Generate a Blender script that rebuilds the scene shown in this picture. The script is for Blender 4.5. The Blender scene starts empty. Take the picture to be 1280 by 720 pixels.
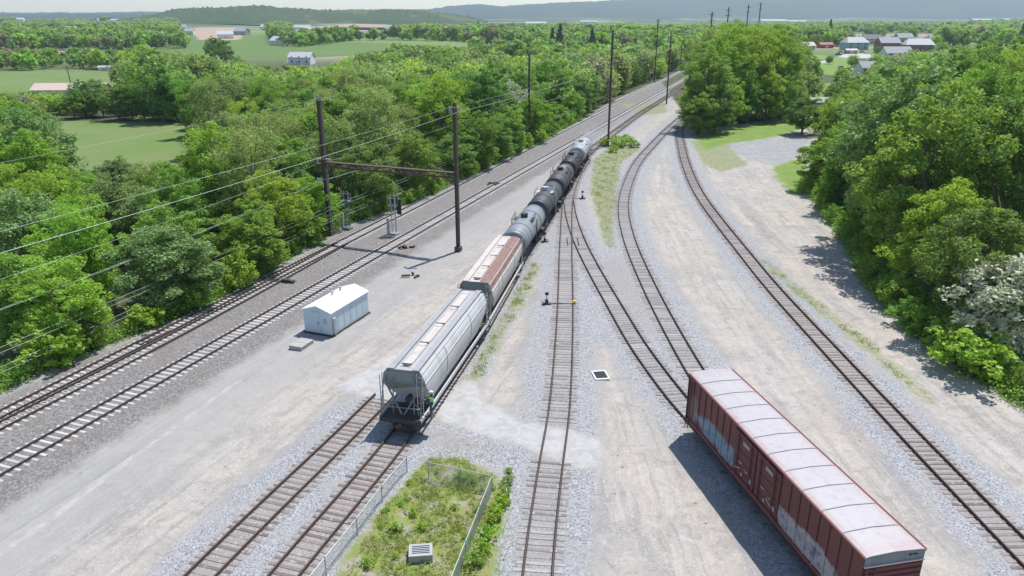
import bpy, bmesh, math, random
import numpy as np
from mathutils import Vector, Matrix
random.seed(7); rng = np.random.default_rng(7)
S = bpy.context.scene
C = S.collection
R = math.radians

# ------------------------------------------------------------------ camera, sky, sun, exposure
H = 27.1
cd = bpy.data.cameras.new('camera'); cam = bpy.data.objects.new('camera', cd); C.objects.link(cam)
cd.sensor_width = 36; cd.lens = 940 / 1280 * 36; cd.clip_start = 0.5; cd.clip_end = 40000
PITCH = math.atan(342 / 940)
cam.location = (0, 0, H); cam.rotation_euler = (R(90) - PITCH, 0, 0)
S.camera = cam
SUN_EL, SUN_AZ = R(64), math.atan2(4.89, 6.21)          # azimuth from +Y towards +X
w = bpy.data.worlds.new('World'); S.world = w; w.use_nodes = True
wn = w.node_tree.nodes; wl = w.node_tree.links
sky = wn.new('ShaderNodeTexSky'); sky.sky_type = 'NISHITA'; sky.sun_disc = False
sky.sun_elevation = SUN_EL; sky.sun_rotation = SUN_AZ
sky.air_density = 1.0; sky.dust_density = 0.3; sky.ozone_density = 1.0
bg = wn['Background']; bg.inputs['Strength'].default_value = 0.14
wl.new(sky.outputs[0], bg.inputs[0])
sl = bpy.data.lights.new('sun', 'SUN'); sun = bpy.data.objects.new('sun', sl); C.objects.link(sun)
sl.energy = 4.9; sl.angle = R(0.5); sl.color = (1, 0.98, 0.95)
sd = Vector((math.sin(SUN_AZ) * math.cos(SUN_EL), math.cos(SUN_AZ) * math.cos(SUN_EL), math.sin(SUN_EL)))
sun.rotation_euler = sd.to_track_quat('Z', 'Y').to_euler()
vs = S.view_settings; vs.view_transform = 'Standard'; vs.look = 'None'; vs.gamma = 1; vs.exposure = 0.2
vs.use_curve_mapping = False
S.render.engine = 'CYCLES'
S.cycles.volume_bounces = 0; S.cycles.max_bounces = 6; S.cycles.transparent_max_bounces = 12
S.cycles.diffuse_bounces = 3

# pixel of the 1280x720 picture -> point at height h, used to survey where things stand
def g(x, y, h=0.0):
    u = (x - 640) / 940; v = (y - 360) / 940; c, s = math.cos(PITCH), math.sin(PITCH)
    t = (H - h) / (s + v * c)
    return (u * t, (c - v * s) * t)
def pr(X, Y, Z=0.0):
    c, s = math.cos(PITCH), math.sin(PITCH); dz = Z - H
    d = Y * c - dz * s; up = Y * s + dz * c
    return (640 + 940 * X / d, 360 - 940 * up / d)

# ------------------------------------------------------------------ material helpers
MATS = {}
def newmat(name):
    m = bpy.data.materials.new(name); m.use_nodes = True; MATS[name] = m
    nt = m.node_tree; b = nt.nodes['Principled BSDF']
    return m, nt, b
def nd(nt, t, **kw):
    n = nt.nodes.new(t)
    for k, v in kw.items():
        if k in n.inputs.keys() if hasattr(n.inputs, 'keys') else False: n.inputs[k].default_value = v
        else: setattr(n, k, v)
    return n
def lk(nt, a, b): nt.links.new(a, b)
def math_(nt, op, a, b=None, c=None, clamp=False):
    n = nt.nodes.new('ShaderNodeMath'); n.operation = op; n.use_clamp = clamp
    for i, v in enumerate((a, b, c)):
        if v is None: continue
        if isinstance(v, (int, float)): n.inputs[i].default_value = v
        else: lk(nt, v, n.inputs[i])
    return n.outputs[0]
def noise(nt, vec, scale, detail=4, rough=0.55, out=0, dist=0.0):
    n = nt.nodes.new('ShaderNodeTexNoise'); n.inputs['Scale'].default_value = scale
    n.inputs['Detail'].default_value = detail; n.inputs['Roughness'].default_value = rough
    n.inputs['Distortion'].default_value = dist
    if vec is not None: lk(nt, vec, n.inputs['Vector'])
    return n.outputs[out]
def smooth(nt, v, a, b, lo=0.0, hi=1.0):
    n = nt.nodes.new('ShaderNodeMapRange'); n.interpolation_type = 'SMOOTHSTEP'
    n.inputs['From Min'].default_value = a; n.inputs['From Max'].default_value = b
    n.inputs['To Min'].default_value = lo; n.inputs['To Max'].default_value = hi
    lk(nt, v, n.inputs['Value']); return n.outputs[0]
def mix(nt, f, a, b, mode='MIX'):
    n = nt.nodes.new('ShaderNodeMix'); n.data_type = 'RGBA'; n.blend_type = mode
    def put(i, v):
        if isinstance(v, (tuple, list)): n.inputs[i].default_value = (*v[:3], 1)
        elif isinstance(v, (int, float)): n.inputs[i].default_value = v
        else: lk(nt, v, n.inputs[i])
    put(0, f); put(6, a); put(7, b)
    return n.outputs[2]
def ramp(nt, v, stops):
    n = nt.nodes.new('ShaderNodeValToRGB'); e = n.color_ramp.elements
    while len(e) < len(stops): e.new(0.5)
    for i, (p, c) in enumerate(stops): e[i].position = p; e[i].color = (*c, 1)
    lk(nt, v, n.inputs[0]); return n.outputs[0]
def bump(nt, b, h, strength=0.5, dist=0.05):
    n = nt.nodes.new('ShaderNodeBump'); n.inputs['Strength'].default_value = strength
    n.inputs['Distance'].default_value = dist
    lk(nt, h, n.inputs['Height']); lk(nt, n.outputs[0], b.inputs['Normal'])
def objc(nt):
    return nt.nodes.new('ShaderNodeTexCoord').outputs['Object']
def geopos(nt):
    return nt.nodes.new('ShaderNodeNewGeometry').outputs['Position']

def painted(name, col, dirt=(0.12, 0.08, 0.05), amount=0.35, rough=0.55, scale=1.2, metal=0.0, var=0.12, streak=True):
    m, nt, b = newmat(name); oc = objc(nt)
    mp = nt.nodes.new('ShaderNodeMapping'); mp.inputs['Scale'].default_value = (1, 1, 0.25 if streak else 1)
    lk(nt, oc, mp.inputs[0])
    n1 = noise(nt, mp.outputs[0], scale, 6, 0.65); n2 = noise(nt, oc, scale * 6, 4, 0.6)
    f = math_(nt, 'MULTIPLY', smooth(nt, n1, 0.45, 0.75), amount)
    c = mix(nt, f, tuple(x * (1 + var) for x in col), dirt)
    c = mix(nt, math_(nt, 'MULTIPLY', n2, var * 1.5), c, tuple(x * 0.55 for x in col))
    lk(nt, c, b.inputs['Base Color']); b.inputs['Roughness'].default_value = rough
    b.inputs['Metallic'].default_value = metal
    return m
painted('white_paint', (0.74, 0.76, 0.78), amount=0.15, rough=0.5)
painted('shed_wall', (0.50, 0.60, 0.66), amount=0.12, rough=0.5)
painted('hopper_paint', (0.50, 0.495, 0.485), dirt=(0.2, 0.16, 0.13), amount=0.35, rough=0.45)
painted('hopper_roof', (0.37, 0.37, 0.365), dirt=(0.25, 0.19, 0.15), amount=0.4, rough=0.5)
painted('hatch_paint', (0.50, 0.45, 0.41), dirt=(0.33, 0.24, 0.20), amount=0.5, rough=0.5)
painted('old_hopper_paint', (0.50, 0.48, 0.45), dirt=(0.26, 0.12, 0.07), amount=0.45, rough=0.6)
painted('rusty_roof', (0.20, 0.105, 0.085), dirt=(0.36, 0.27, 0.245), amount=0.9, rough=0.8, scale=2.5, streak=False)
painted('grating', (0.30, 0.30, 0.305), amount=0.3, rough=0.7)
painted('dark_steel', (0.045, 0.042, 0.04), dirt=(0.09, 0.06, 0.045), amount=0.6, rough=0.7)
painted('end_steel', (0.22, 0.24, 0.24), dirt=(0.07, 0.05, 0.04), amount=0.5, rough=0.7)
painted('rust_steel', (0.11, 0.065, 0.05), dirt=(0.06, 0.04, 0.035), amount=0.7, rough=0.8)
painted('pole_steel', (0.10, 0.075, 0.065), dirt=(0.12, 0.07, 0.05), amount=0.6, rough=0.8)
painted('tank_grey', (0.22, 0.235, 0.25), dirt=(0.10, 0.10, 0.10), amount=0.5, rough=0.42)
painted('tank_dark', (0.052, 0.053, 0.056), dirt=(0.10, 0.095, 0.09), amount=0.5, rough=0.55)
painted('tank_black', (0.03, 0.03, 0.03), dirt=(0.07, 0.065, 0.06), amount=0.5, rough=0.5)
painted('tank_silver', (0.38, 0.38, 0.39), dirt=(0.3, 0.28, 0.27), amount=0.3, rough=0.4)
painted('concrete', (0.36, 0.35, 0.33), dirt=(0.25, 0.23, 0.2), amount=0.5, rough=0.85, streak=False)
painted('galvanised', (0.42, 0.44, 0.45), amount=0.2, rough=0.5, metal=0.3)
painted('signal_green', (0.16, 0.22, 0.21), amount=0.2, rough=0.6)
painted('yellow_paint', (0.65, 0.45, 0.08), amount=0.2, rough=0.6)
painted('black_paint', (0.02, 0.02, 0.022), amount=0.1, rough=0.6)
painted('box_red', (0.15, 0.038, 0.038), dirt=(0.07, 0.035, 0.03), amount=0.5, rough=0.6, scale=0.8)
painted('box_door', (0.11, 0.028, 0.030), dirt=(0.07, 0.035, 0.03), amount=0.5, rough=0.6, scale=0.8)
painted('box_end_grey', (0.20, 0.22, 0.235), dirt=(0.1, 0.08, 0.07), amount=0.4, rough=0.6)
painted('placard', (0.32, 0.27, 0.26), amount=0.5, rough=0.6)
painted('graffiti_red', (0.30, 0.10, 0.10), dirt=(0.5, 0.45, 0.42), amount=0.6, rough=0.6, scale=2)
painted('wire_metal', (0.38, 0.46, 0.40), amount=0.1, rough=0.45)
painted('bark', (0.17, 0.14, 0.11), dirt=(0.07, 0.06, 0.05), amount=0.7, rough=0.9)
painted('vest_green', (0.25, 0.75, 0.08), amount=0.05, rough=0.7)
painted('denim', (0.05, 0.07, 0.13), amount=0.2, rough=0.9)
painted('skin', (0.5, 0.3, 0.22), amount=0.05, rough=0.6)
painted('hardhat', (0.75, 0.75, 0.72), amount=0.05, rough=0.4)

def mat_rail():
    m, nt, b = newmat('rail_steel')
    n = nt.nodes.new('ShaderNodeNewGeometry'); sep = nt.nodes.new('ShaderNodeSeparateXYZ')
    lk(nt, n.outputs['Normal'], sep.inputs[0])
    c = mix(nt, noise(nt, objc(nt), 1.5, 5), (0.045, 0.03, 0.026), (0.10, 0.06, 0.048))
    lk(nt, c, b.inputs['Base Color']); b.inputs['Roughness'].default_value = 0.7
mat_rail()
m, nt, b = newmat('rail_head')
lk(nt, mix(nt, noise(nt, objc(nt), 0.6, 5), (0.06, 0.045, 0.04), (0.14, 0.11, 0.10)), b.inputs['Base Color'])
b.inputs['Roughness'].default_value = 0.5; b.inputs['Metallic'].default_value = 0.4

def mat_tie(name, c1, c2, c3, rough=0.85):
    m, nt, b = newmat(name)
    geo = nt.nodes.new('ShaderNodeNewGeometry'); oi = nt.nodes.new('ShaderNodeObjectInfo')
    r = math_(nt, 'FRACT', math_(nt, 'ADD', geo.outputs['Random Per Island'], oi.outputs['Random']))
    c = ramp(nt, r, [(0, c1), (0.55, c2), (1, c3)])
    mp = nt.nodes.new('ShaderNodeMapping'); mp.inputs['Scale'].default_value = (0.6, 8, 8); lk(nt, objc(nt), mp.inputs[0])
    c = mix(nt, math_(nt, 'MULTIPLY', noise(nt, mp.outputs[0], 2.0, 5, 0.7), 0.55), c, tuple(x * 0.35 for x in c1))
    c = mix(nt, smooth(nt, noise(nt, geo.outputs['Position'], 2.3, 4), 0.55, 0.72, 0, 0.75), c, (0.42, 0.41, 0.40))
    lk(nt, c, b.inputs['Base Color']); b.inputs['Roughness'].default_value = rough
mat_tie('tie_wood', (0.17, 0.13, 0.115), (0.29, 0.235, 0.21), (0.40, 0.345, 0.315))
mat_tie('tie_grey', (0.20, 0.185, 0.175), (0.36, 0.34, 0.325), (0.47, 0.45, 0.43))
mat_tie('tie_concrete', (0.48, 0.46, 0.44), (0.58, 0.56, 0.535), (0.66, 0.64, 0.61))

def mat_leaf(name, c_dark, c_light, trans=0.38):
    m, nt, b = newmat(name)
    geo = nt.nodes.new('ShaderNodeNewGeometry'); oi = nt.nodes.new('ShaderNodeObjectInfo')
    r = geo.outputs['Random Per Island']
    n2 = noise(nt, geo.outputs['Position'], 0.22, 3)
    f = math_(nt, 'ADD', math_(nt, 'MULTIPLY', r, 0.45), math_(nt, 'MULTIPLY', n2, 0.55), clamp=True)
    c = mix(nt, f, (c_dark[0] * .95, c_dark[1], c_dark[2]), (c_light[0] * .95, c_light[1], c_light[2]))
    hs = nt.nodes.new('ShaderNodeHueSaturation')
    lk(nt, math_(nt, 'ADD', math_(nt, 'MULTIPLY', oi.outputs['Random'], 0.035), 0.482), hs.inputs['Hue'])
    lk(nt, math_(nt, 'ADD', math_(nt, 'MULTIPLY', math_(nt, 'FRACT', math_(nt, 'MULTIPLY', oi.outputs['Random'], 7.31)), 0.5), 1.2), hs.inputs['Value'])
    lk(nt, c, hs.inputs['Color'])
    nt.nodes.remove(b); out = nt.nodes['Material Output']
    d = nt.nodes.new('ShaderNodeBsdfDiffuse'); t = nt.nodes.new('ShaderNodeBsdfTranslucent')
    gl = nt.nodes.new('ShaderNodeBsdfGlossy'); gl.inputs['Roughness'].default_value = 0.5
    gl.inputs['Color'].default_value = (0.8, 0.85, 0.8, 1)
    lk(nt, hs.outputs[0], d.inputs[0]); 
    tc = mix(nt, 0.35, hs.outputs[0], (0.30, 0.42, 0.04)); lk(nt, tc, t.inputs[0])
    ms = nt.nodes.new('ShaderNodeMixShader'); ms.inputs[0].default_value = trans
    lk(nt, d.outputs[0], ms.inputs[1]); lk(nt, t.outputs[0], ms.inputs[2])
    m2 = nt.nodes.new('ShaderNodeMixShader'); m2.inputs[0].default_value = 0.02
    lk(nt, ms.outputs[0], m2.inputs[1]); lk(nt, gl.outputs[0], m2.inputs[2]); lk(nt, m2.outputs[0], out.inputs[0])
mat_leaf('leaf_bright', (0.17, 0.27, 0.03), (0.33, 0.46, 0.055), 0.5)
mat_leaf('leaf_mid', (0.12, 0.215, 0.035), (0.25, 0.38, 0.06), 0.5)
mat_leaf('leaf_dark', (0.085, 0.155, 0.035), (0.18, 0.28, 0.06), 0.46)
mat_leaf('leaf_olive', (0.18, 0.23, 0.07), (0.31, 0.36, 0.12), 0.48)
mat_leaf('leaf_blue', (0.11, 0.18, 0.06), (0.23, 0.32, 0.115), 0.42)
mat_leaf('leaf_brown', (0.17, 0.155, 0.09), (0.28, 0.25, 0.15), 0.3)
mat_leaf('leaf_blossom', (0.30, 0.31, 0.20), (0.52, 0.50, 0.38), 0.3)
mat_leaf('leaf_conifer', (0.03, 0.065, 0.035), (0.065, 0.115, 0.055), 0.1)
mat_leaf('leaf_weed', (0.17, 0.19, 0.05), (0.30, 0.30, 0.09), 0.35)
mat_leaf('leaf_far', (0.15, 0.22, 0.06), (0.27, 0.36, 0.10), 0.48)

# ------------------------------------------------------------------ object helpers
def link(o, parent=None):
    C.objects.link(o)
    if parent is not None: o.parent = parent
    return o
def tag(o, label=None, cat=None, group=None, kind=None):
    if label: o['label'] = label
    if cat: o['category'] = cat
    if group: o['group'] = group
    if kind: o['kind'] = kind
    return o
def empty(name, loc=(0, 0, 0), rz=0, label=None, cat=None, group=None):
    o = bpy.data.objects.new(name, None); o.empty_display_size = 0.3
    C.objects.link(o); o.location = loc; o.rotation_euler = (0, 0, rz)
    return tag(o, label, cat, group)
class MB:
    def __init__(s): s.bm = bmesh.new()
    def box(s, c, d, rz=0.0, m=None, bev=0.0):
        M = Matrix.Translation(c) @ (m if m is not None else Matrix.Rotation(rz, 4, 'Z')) @ Matrix.Diagonal((*d, 1))
        r = bmesh.ops.create_cube(s.bm, size=1, matrix=M)
        if bev:
            es = list({e for v in r['verts'] for e in v.link_edges})
            bmesh.ops.bevel(s.bm, geom=es, offset=bev, segments=1, affect='EDGES')
        return s
    def bar(s, p, q, w, h=None):
        p, q = Vector(p), Vector(q); d = q - p; L = d.length
        if L < 1e-6: return s
        m = d.to_track_quat('Z', 'Y').to_matrix().to_4x4()
        M = Matrix.Translation((p + q) / 2) @ m @ Matrix.Diagonal((w, h or w, L, 1))
        bmesh.ops.create_cube(s.bm, size=1, matrix=M); return s
    def rod(s, p, q, r, r2=None, n=8, caps=True):
        p, q = Vector(p), Vector(q); d = q - p
        M = Matrix.Translation((p + q) / 2) @ d.to_track_quat('Z', 'Y').to_matrix().to_4x4()
        bmesh.ops.create_cone(s.bm, cap_ends=caps, segments=n, radius1=r, radius2=r if r2 is None else r2, depth=d.length, matrix=M); return s
    def loft(s, rings, closed=True, caps=True):
        vr = [[s.bm.verts.new(p) for p in ring] for ring in rings]
        n = len(rings[0])
        for a, b in zip(vr[:-1], vr[1:]):
            for i in range(n if closed else n - 1):
                j = (i + 1) % n; s.bm.faces.new((a[i], a[j], b[j], b[i]))
        if caps and closed:
            s.bm.faces.new(vr[0][::-1]); s.bm.faces.new(vr[-1])
        return s
    def face(s, pts): s.bm.faces.new([s.bm.verts.new(p) for p in pts]); return s
    def ball(s, c, r, sc=(1, 1, 1), n=10):
        bmesh.ops.create_uvsphere(s.bm, u_segments=n, v_segments=max(6, n // 2 + 1), radius=r, matrix=Matrix.Translation(c) @ Matrix.Diagonal((*sc, 1))); return s
    def build(s, name, mat, parent=None, smooth=False, loc=None):
        bmesh.ops.recalc_face_normals(s.bm, faces=s.bm.faces)
        me = bpy.data.meshes.new(name); s.bm.to_mesh(me); s.bm.free()
        me.materials.append(MATS[mat] if isinstance(mat, str) else mat)
        if smooth:
            me.polygons.foreach_set('use_smooth', [True] * len(me.polygons))
        o = bpy.data.objects.new(name, me); link(o, parent)
        if smooth:
            es = o.modifiers.new('es', 'EDGE_SPLIT'); es.split_angle = R(40)
        if loc: o.location = loc
        return o
def copy_tree(o, parent=None):
    c = o.copy(); C.objects.link(c); c.parent = parent
    for k in ('label', 'group'):
        if k in c: del c[k]
    for ch in list(o.children):
        d = copy_tree(ch, c)
        if 'label' in ch: d['label'] = ch['label']
    return c
def npmesh(name, V, Fq, mat, smooth=False):
    V = np.asarray(V, dtype=np.float32); Fq = np.asarray(Fq, dtype=np.int32); k = Fq.shape[1]
    me = bpy.data.meshes.new(name)
    me.vertices.add(len(V)); me.vertices.foreach_set('co', V.ravel())
    me.loops.add(Fq.size); me.loops.foreach_set('vertex_index', Fq.ravel())
    me.polygons.add(len(Fq)); me.polygons.foreach_set('loop_start', np.arange(0, Fq.size, k, dtype=np.int32))
    me.polygons.foreach_set('loop_total', np.full(len(Fq), k, dtype=np.int32))
    if smooth: me.polygons.foreach_set('use_smooth', np.ones(len(Fq), dtype=bool))
    me.update(calc_edges=True); me.materials.append(MATS[mat] if isinstance(mat, str) else mat)
    return me

# ------------------------------------------------------------------ track lines (metres, from a survey of the photograph)
def catmull(P, step=0.5):
    P = [np.array(p, float) for p in P]; P = [2 * P[0] - P[1]] + P + [2 * P[-1] - P[-2]]
    out = []
    for i in range(1, len(P) - 2):
        p0, p1, p2, p3 = P[i - 1:i + 3]; L = np.linalg.norm(p2 - p1); n = max(2, int(L / step))
        # centripetal
        t0 = 0; t1 = t0 + np.linalg.norm(p1 - p0) ** .5; t2 = t1 + L ** .5; t3 = t2 + np.linalg.norm(p3 - p2) ** .5
        for k in range(n):
            t = t1 + (t2 - t1) * k / n
            A1 = (t1 - t) / (t1 - t0) * p0 + (t - t0) / (t1 - t0) * p1
            A2 = (t2 - t) / (t2 - t1) * p1 + (t - t1) / (t2 - t1) * p2
            A3 = (t3 - t) / (t3 - t2) * p2 + (t - t2) / (t3 - t2) * p3
            B1 = (t2 - t) / (t2 - t0) * A1 + (t - t0) / (t2 - t0) * A2
            B2 = (t3 - t) / (t3 - t1) * A2 + (t - t1) / (t3 - t1) * A3
            out.append((t2 - t) / (t2 - t1) * B1 + (t - t1) / (t2 - t1) * B2)
    out.append(P[-2]); Q = np.array(out)
    # light smoothing then resample evenly
    for _ in range(12):
        Q[1:-1] = 0.25 * Q[:-2] + 0.5 * Q[1:-1] + 0.25 * Q[2:]
    d = np.r_[0, np.cumsum(np.linalg.norm(np.diff(Q, axis=0), axis=1))]
    s = np.arange(0, d[-1], step)
    return np.c_[np.interp(s, d, Q[:, 0]), np.interp(s, d, Q[:, 1])]
t1x = lambda Y: -53.2 + 0.350 * Y
t2x = lambda Y: -47.0 + 0.357 * Y
L = {}
L['main_far'] = catmull([(t1x(y), y) for y in (18, 120, 300, 700)])
L['main_near'] = catmull([(t2x(y), y) for y in (18, 120, 300, 700)])
L['crossover'] = catmull([(-46.6, 18), (-41.2, 32), (-35.75, 46.8), (-31.0, 60), (-26.9, 72.5), (-23.6, 83), (t1x(95) + .02, 95)])
L['train'] = catmull([(-15.3, 18), (-11.67, 31.2), (-7.75, 44.2), (-4.0, 60), (-0.25, 79), (6.3, 110), (12.6, 141), (16.6, 159), (23.3, 180), (37.4, 222.8), (46.3, 247.7), (76.5, 333), (112, 432), (142, 515)])
L['buried'] = catmull([(-19.5, 18), (-15.94, 31.2), (-11.25, 45.4), (-9.6, 50.6)])
L['middle'] = catmull([(0.35, 18), (1.3, 31.2), (2.45, 41.0), (3.45, 48.5), (5.0, 65.7), (6.9, 92.4), (8.9, 116), (11.4, 132.5), (14.9, 149)])
L['boxcar_line'] = catmull([(8.85, 116.5), (8.45, 104), (8.55, 92.4), (9.1, 82), (10.3, 67), (11.0, 59.3), (12.5, 49.5), (13.4, 45.7), (17.1, 27.4), (19.2, 17)])
L['curve'] = catmull([(16.6, 31), (15.7, 40), (15.0, 50), (14.6, 60), (14.5, 75), (15.0, 92.4), (16.4, 108), (18.6, 121), (24.3, 145.2), (31.5, 168), (38.5, 189), (48.6, 217.3), (60, 250), (76, 300)])
L['right'] = catmull([(27.9, 18), (27.35, 34), (27.2, 45.4), (27.25, 60), (27.4, 73.3), (27.8, 83), (29.9, 117.2), (33.6, 145), (37.6, 168.2), (41.5, 189), (49.5, 215), (57, 240)])

# ------------------------------------------------------------------ ground
def pdist(X, Y, line, sub=4):
    """distance of every point to a polyline (sampled)"""
    l = line[::sub]; best = np.full(X.shape, 1e9)
    for a, b in zip(l[:-1], l[1:]):
        ab = b - a; t = np.clip(((X - a[0]) * ab[0] + (Y - a[1]) * ab[1]) / (ab @ ab), 0, 1)
        d = np.hypot(X - a[0] - t * ab[0], Y - a[1] - t * ab[1]); best = np.minimum(best, d)
    return best
def psd(X, Y, poly):
    """signed distance to polygon, positive inside"""
    P = np.array(poly, float); Q = np.roll(P, -1, 0); best = np.full(X.shape, 1e9); ins = np.zeros(X.shape, bool)
    for a, b in zip(P, Q):
        ab = b - a; t = np.clip(((X - a[0]) * ab[0] + (Y - a[1]) * ab[1]) / (ab @ ab + 1e-9), 0, 1)
        best = np.minimum(best, np.hypot(X - a[0] - t * ab[0], Y - a[1] - t * ab[1]))
        cr = (a[1] > Y) != (b[1] > Y)
        with np.errstate(divide='ignore', invalid='ignore'):
            xx = (b[0] - a[0]) * (Y - a[1]) / (b[1] - a[1]) + a[0]
        ins ^= cr & (X < xx)
    return np.where(ins, best, -best)
sm = lambda v, a, b: (lambda t: t * t * (3 - 2 * t))(np.clip((v - a) / (b - a), 0, 1))
LEDGE = np.array([(-70, -20), (-48, 25), (-39.8, 49), (-37.7, 55), (-34.6, 61), (-30.6, 68), (-27.6, 77), (-25.3, 90), (-22.6, 100), (-17.5, 109), (-12.7, 118), (-5.9, 136), (1.7, 157), (11.8, 186), (33, 255), (51, 304), (113, 480), (200, 720)])
REDGE = np.array([(37, -10), (37.5, 30), (38.5, 42), (37.5, 48), (36.5, 54), (36.0, 60), (36.6, 67), (37.6, 76), (40.5, 86), (43.5, 98), (45.5, 108), (47.5, 118), (47.5, 121)])
def ledge_x(Y): return np.interp(Y, LEDGE[:, 1], LEDGE[:, 0])
def redge_x(Y): return np.interp(Y, REDGE[:, 1], REDGE[:, 0])
def terrain(X, Y):
    X = np.asarray(X, float); Y = np.asarray(Y, float)
    s = (ledge_x(Y) - X) * 0.94
    z = -4.0 * sm(s, -0.3, 16) * (1 - sm(Y, 600, 900))
    far = sm(np.hypot(X, Y), 900, 3000)
    z = z + far * 14 * (np.sin(X / 610 + 1.3) * np.cos(Y / 730) + 0.5 * np.sin(X / 260 + Y / 410) - 0.6)
    return z
def axis(lo, hi, c0, c1, st, gr):
    a = list(np.arange(c0, c1, st)); d = st
    while a[-1] < hi: d *= gr; a.append(a[-1] + d)
    d = st
    while a[0] > lo: d *= gr; a.insert(0, a[0] - d)
    return np.array(a)
xs = axis(-16000, 16000, -55, 62, 0.6, 1.06); ys = axis(-300, 16000, 25, 190, 0.6, 1.05)
X, Y = np.meshgrid(xs, ys); nx, ny = len(xs), len(ys)
Z = terrain(X, Y)
P = lambda *a: [g(*p) for p in a]
yard = np.minimum.reduce([pdist(X, Y, L[k]) for k in ('train', 'buried', 'middle', 'boxcar_line', 'curve', 'right')])
# shoulder widths differ: fold them into the distance
def widen(px, poly, v): return None
A = {}
for q_ in (P((545, 524), (600, 535), (662, 565), (660, 580), (540, 574), (520, 560)), P((712, 235), (700, 300), (690, 520), (668, 520), (655, 470), (668, 400), (690, 300)), P((700, 240), (556, 505), (585, 500), (635, 400), (662, 325), (712, 235)), P((727, 330), (760, 372), (850, 480), (870, 480), (800, 340), (770, 300), (772, 250), (760, 250), (765, 320))):
    yard = np.minimum(yard, 2.5 - psd(X, Y, q_))
A['yard'] = yard
A['main'] = np.minimum(X - ledge_x(Y), (t2x(Y) + 4.9 - X)) * 0.94
A['wood'] = np.maximum(ledge_x(Y) - X, np.where(Y < 121, X - redge_x(Y), -5))
far_out = np.maximum(Y - 330, np.abs(X) - 260)
A['wood'] = np.maximum(A['wood'], np.clip(far_out, -50, 50))
A['wood'] = np.maximum(A['wood'], psd(X, Y, [(44, 181), (52, 195), (92, 226), (100, 200), (80, 175), (76, 150), (58, 146), (49, 122), (120, 90), (400, 90), (400, 420), (75, 420), (52, 240)]))
lawns = [
    P((866, 172), (885, 163), (910, 160), (980, 148), (1060, 136), (1050, 150), (1010, 160), (975, 170), (905, 181), (880, 190)),
    P((962, 209), (985, 200), (1010, 196), (1015, 245), (985, 243), (972, 228)),
    P((1008, 84), (1040, 72), (1072, 72), (1072, 82), (1060, 96), (1022, 92)), P((1000, 70), (1035, 66), (1035, 72), (1005, 76)),
    P((1010, 103), (1068, 103), (1062, 120), (1005, 122)),
    [g(x, y, -4) for x, y in ((70, 150), (240, 152), (230, 215), (80, 215))],
    [g(x, y, -4) for x, y in ((-100, 93), (85, 86), (155, 90), (150, 103), (120, 125), (-80, 125))],
    [g(x, y, -4) for x, y in ((225, 83), (300, 86), (300, 104), (228, 96))]]
A['lawn'] = np.maximum.reduce([psd(X, Y, p) for p in lawns])
A['enc'] = psd(X, Y, [(-10.2, 27), (-8.1, 36.5), (-6.6, 40.0), (-5.6, 42.5), (-3.2, 42.3), (-0.6, 40.4), (-0.4, 36), (-0.9, 27)])
A['path'] = np.maximum(psd(X, Y, [(-6.6, 49.5), (-5.2, 47.2), (-4.0, 46.2), (-2.2, 45.4), (0.2, 44.2), (2.0, 42.6), (4.3, 40.8), (5.6, 41.0), (6.4, 44), (4.2, 45.8), (1.0, 46.6), (-1.7, 49.8), (-3.2, 53.5)]),
                       psd(X, Y, [(-14, 52), (-10.4, 50.2), (-9.2, 49.0), (-7.6, 50.5), (-6.5, 56), (-9, 60)]))
A['weed'] = np.maximum.reduce([psd(X, Y, p) for p in (
    [(22.3, 168), (28.0, 163), (21, 145), (17.0, 120), (13.4, 98), (12.6, 88), (11.8, 90), (12.2, 104), (12.8, 120), (16.0, 148)],
    [(3.2, 82), (1.4, 72), (-1.2, 61), (-2.3, 54), (-3.4, 53.5), (-1.7, 62), (0.6, 74), (2.4, 83)],
    [(28.9, 84), (30.0, 84), (30.8, 70), (31.6, 60), (31.6, 50), (30.9, 50), (30.2, 62), (29.4, 72)],
    P((775, 130), (830, 126), (835, 140), (800, 145)),
    P((862, 176), (905, 176), (935, 205), (900, 215), (880, 205)))])
A['tan'] = np.maximum.reduce([psd(X, Y, p) for p in (P((375, 28), (430, 26), (495, 27), (492, 37), (380, 39)), P((235, 34), (305, 32), (305, 50), (245, 50)), P((55, 112), (130, 112), (125, 122), (58, 122)), P((60, 25), (130, 25), (130, 28), (60, 28)))])
A['park'] = psd(X, Y, P((905, 181), (940, 173), (975, 170), (1015, 168), (1010, 196), (965, 206), (935, 200)))
A['road'] = psd(X, Y, P((1000, 78), (1030, 76), (1060, 66), (1098, 68), (1098, 73), (1060, 72), (1022, 80), (1010, 88), (1003, 84)))
st = np.array([(-29, 28), (-27.5, 33.2), (-26.5, 35.8), (-25.1, 41.5), (-21.5, 53.4)])
A['stripe'] = pdist(X, Y, st, 1)
lr = L['right'][::4]; ix = np.interp(Y, lr[:, 1], lr[:, 0]); A['lat'] = np.where(X > 6 + (Y - 40) * .06, (X - ix) * .95, (X - t2x(Y)) * .94)
# gentle shoulders under the beds
Z += 0.10 * (1 - sm(yard, 2.6, 4.2)) * (1 - sm(A['path'], -0.6, 0.6)) * (A['main'] < 0)
ZB = 0.0
Z -= 0.10                                                     # bed tops at z = 0
Z += 0.10 * sm(A['main'], 0, 2.5)
Z += 0.09 * sm(A['path'], -0.5, 0.5)
Z += 0.05 * sm(A['enc'], 0, 1.5)
rr = rng.normal(0, 0.015, Z.shape); Z += rr * (yard > 2.0) * (A['main'] < 0) * (np.abs(X) < 60)
idx = np.arange(nx * ny).reshape(ny, nx)
Fq = np.stack([idx[:-1, :-1], idx[:-1, 1:], idx[1:, 1:], idx[1:, :-1]], -1).reshape(-1, 4)

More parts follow.
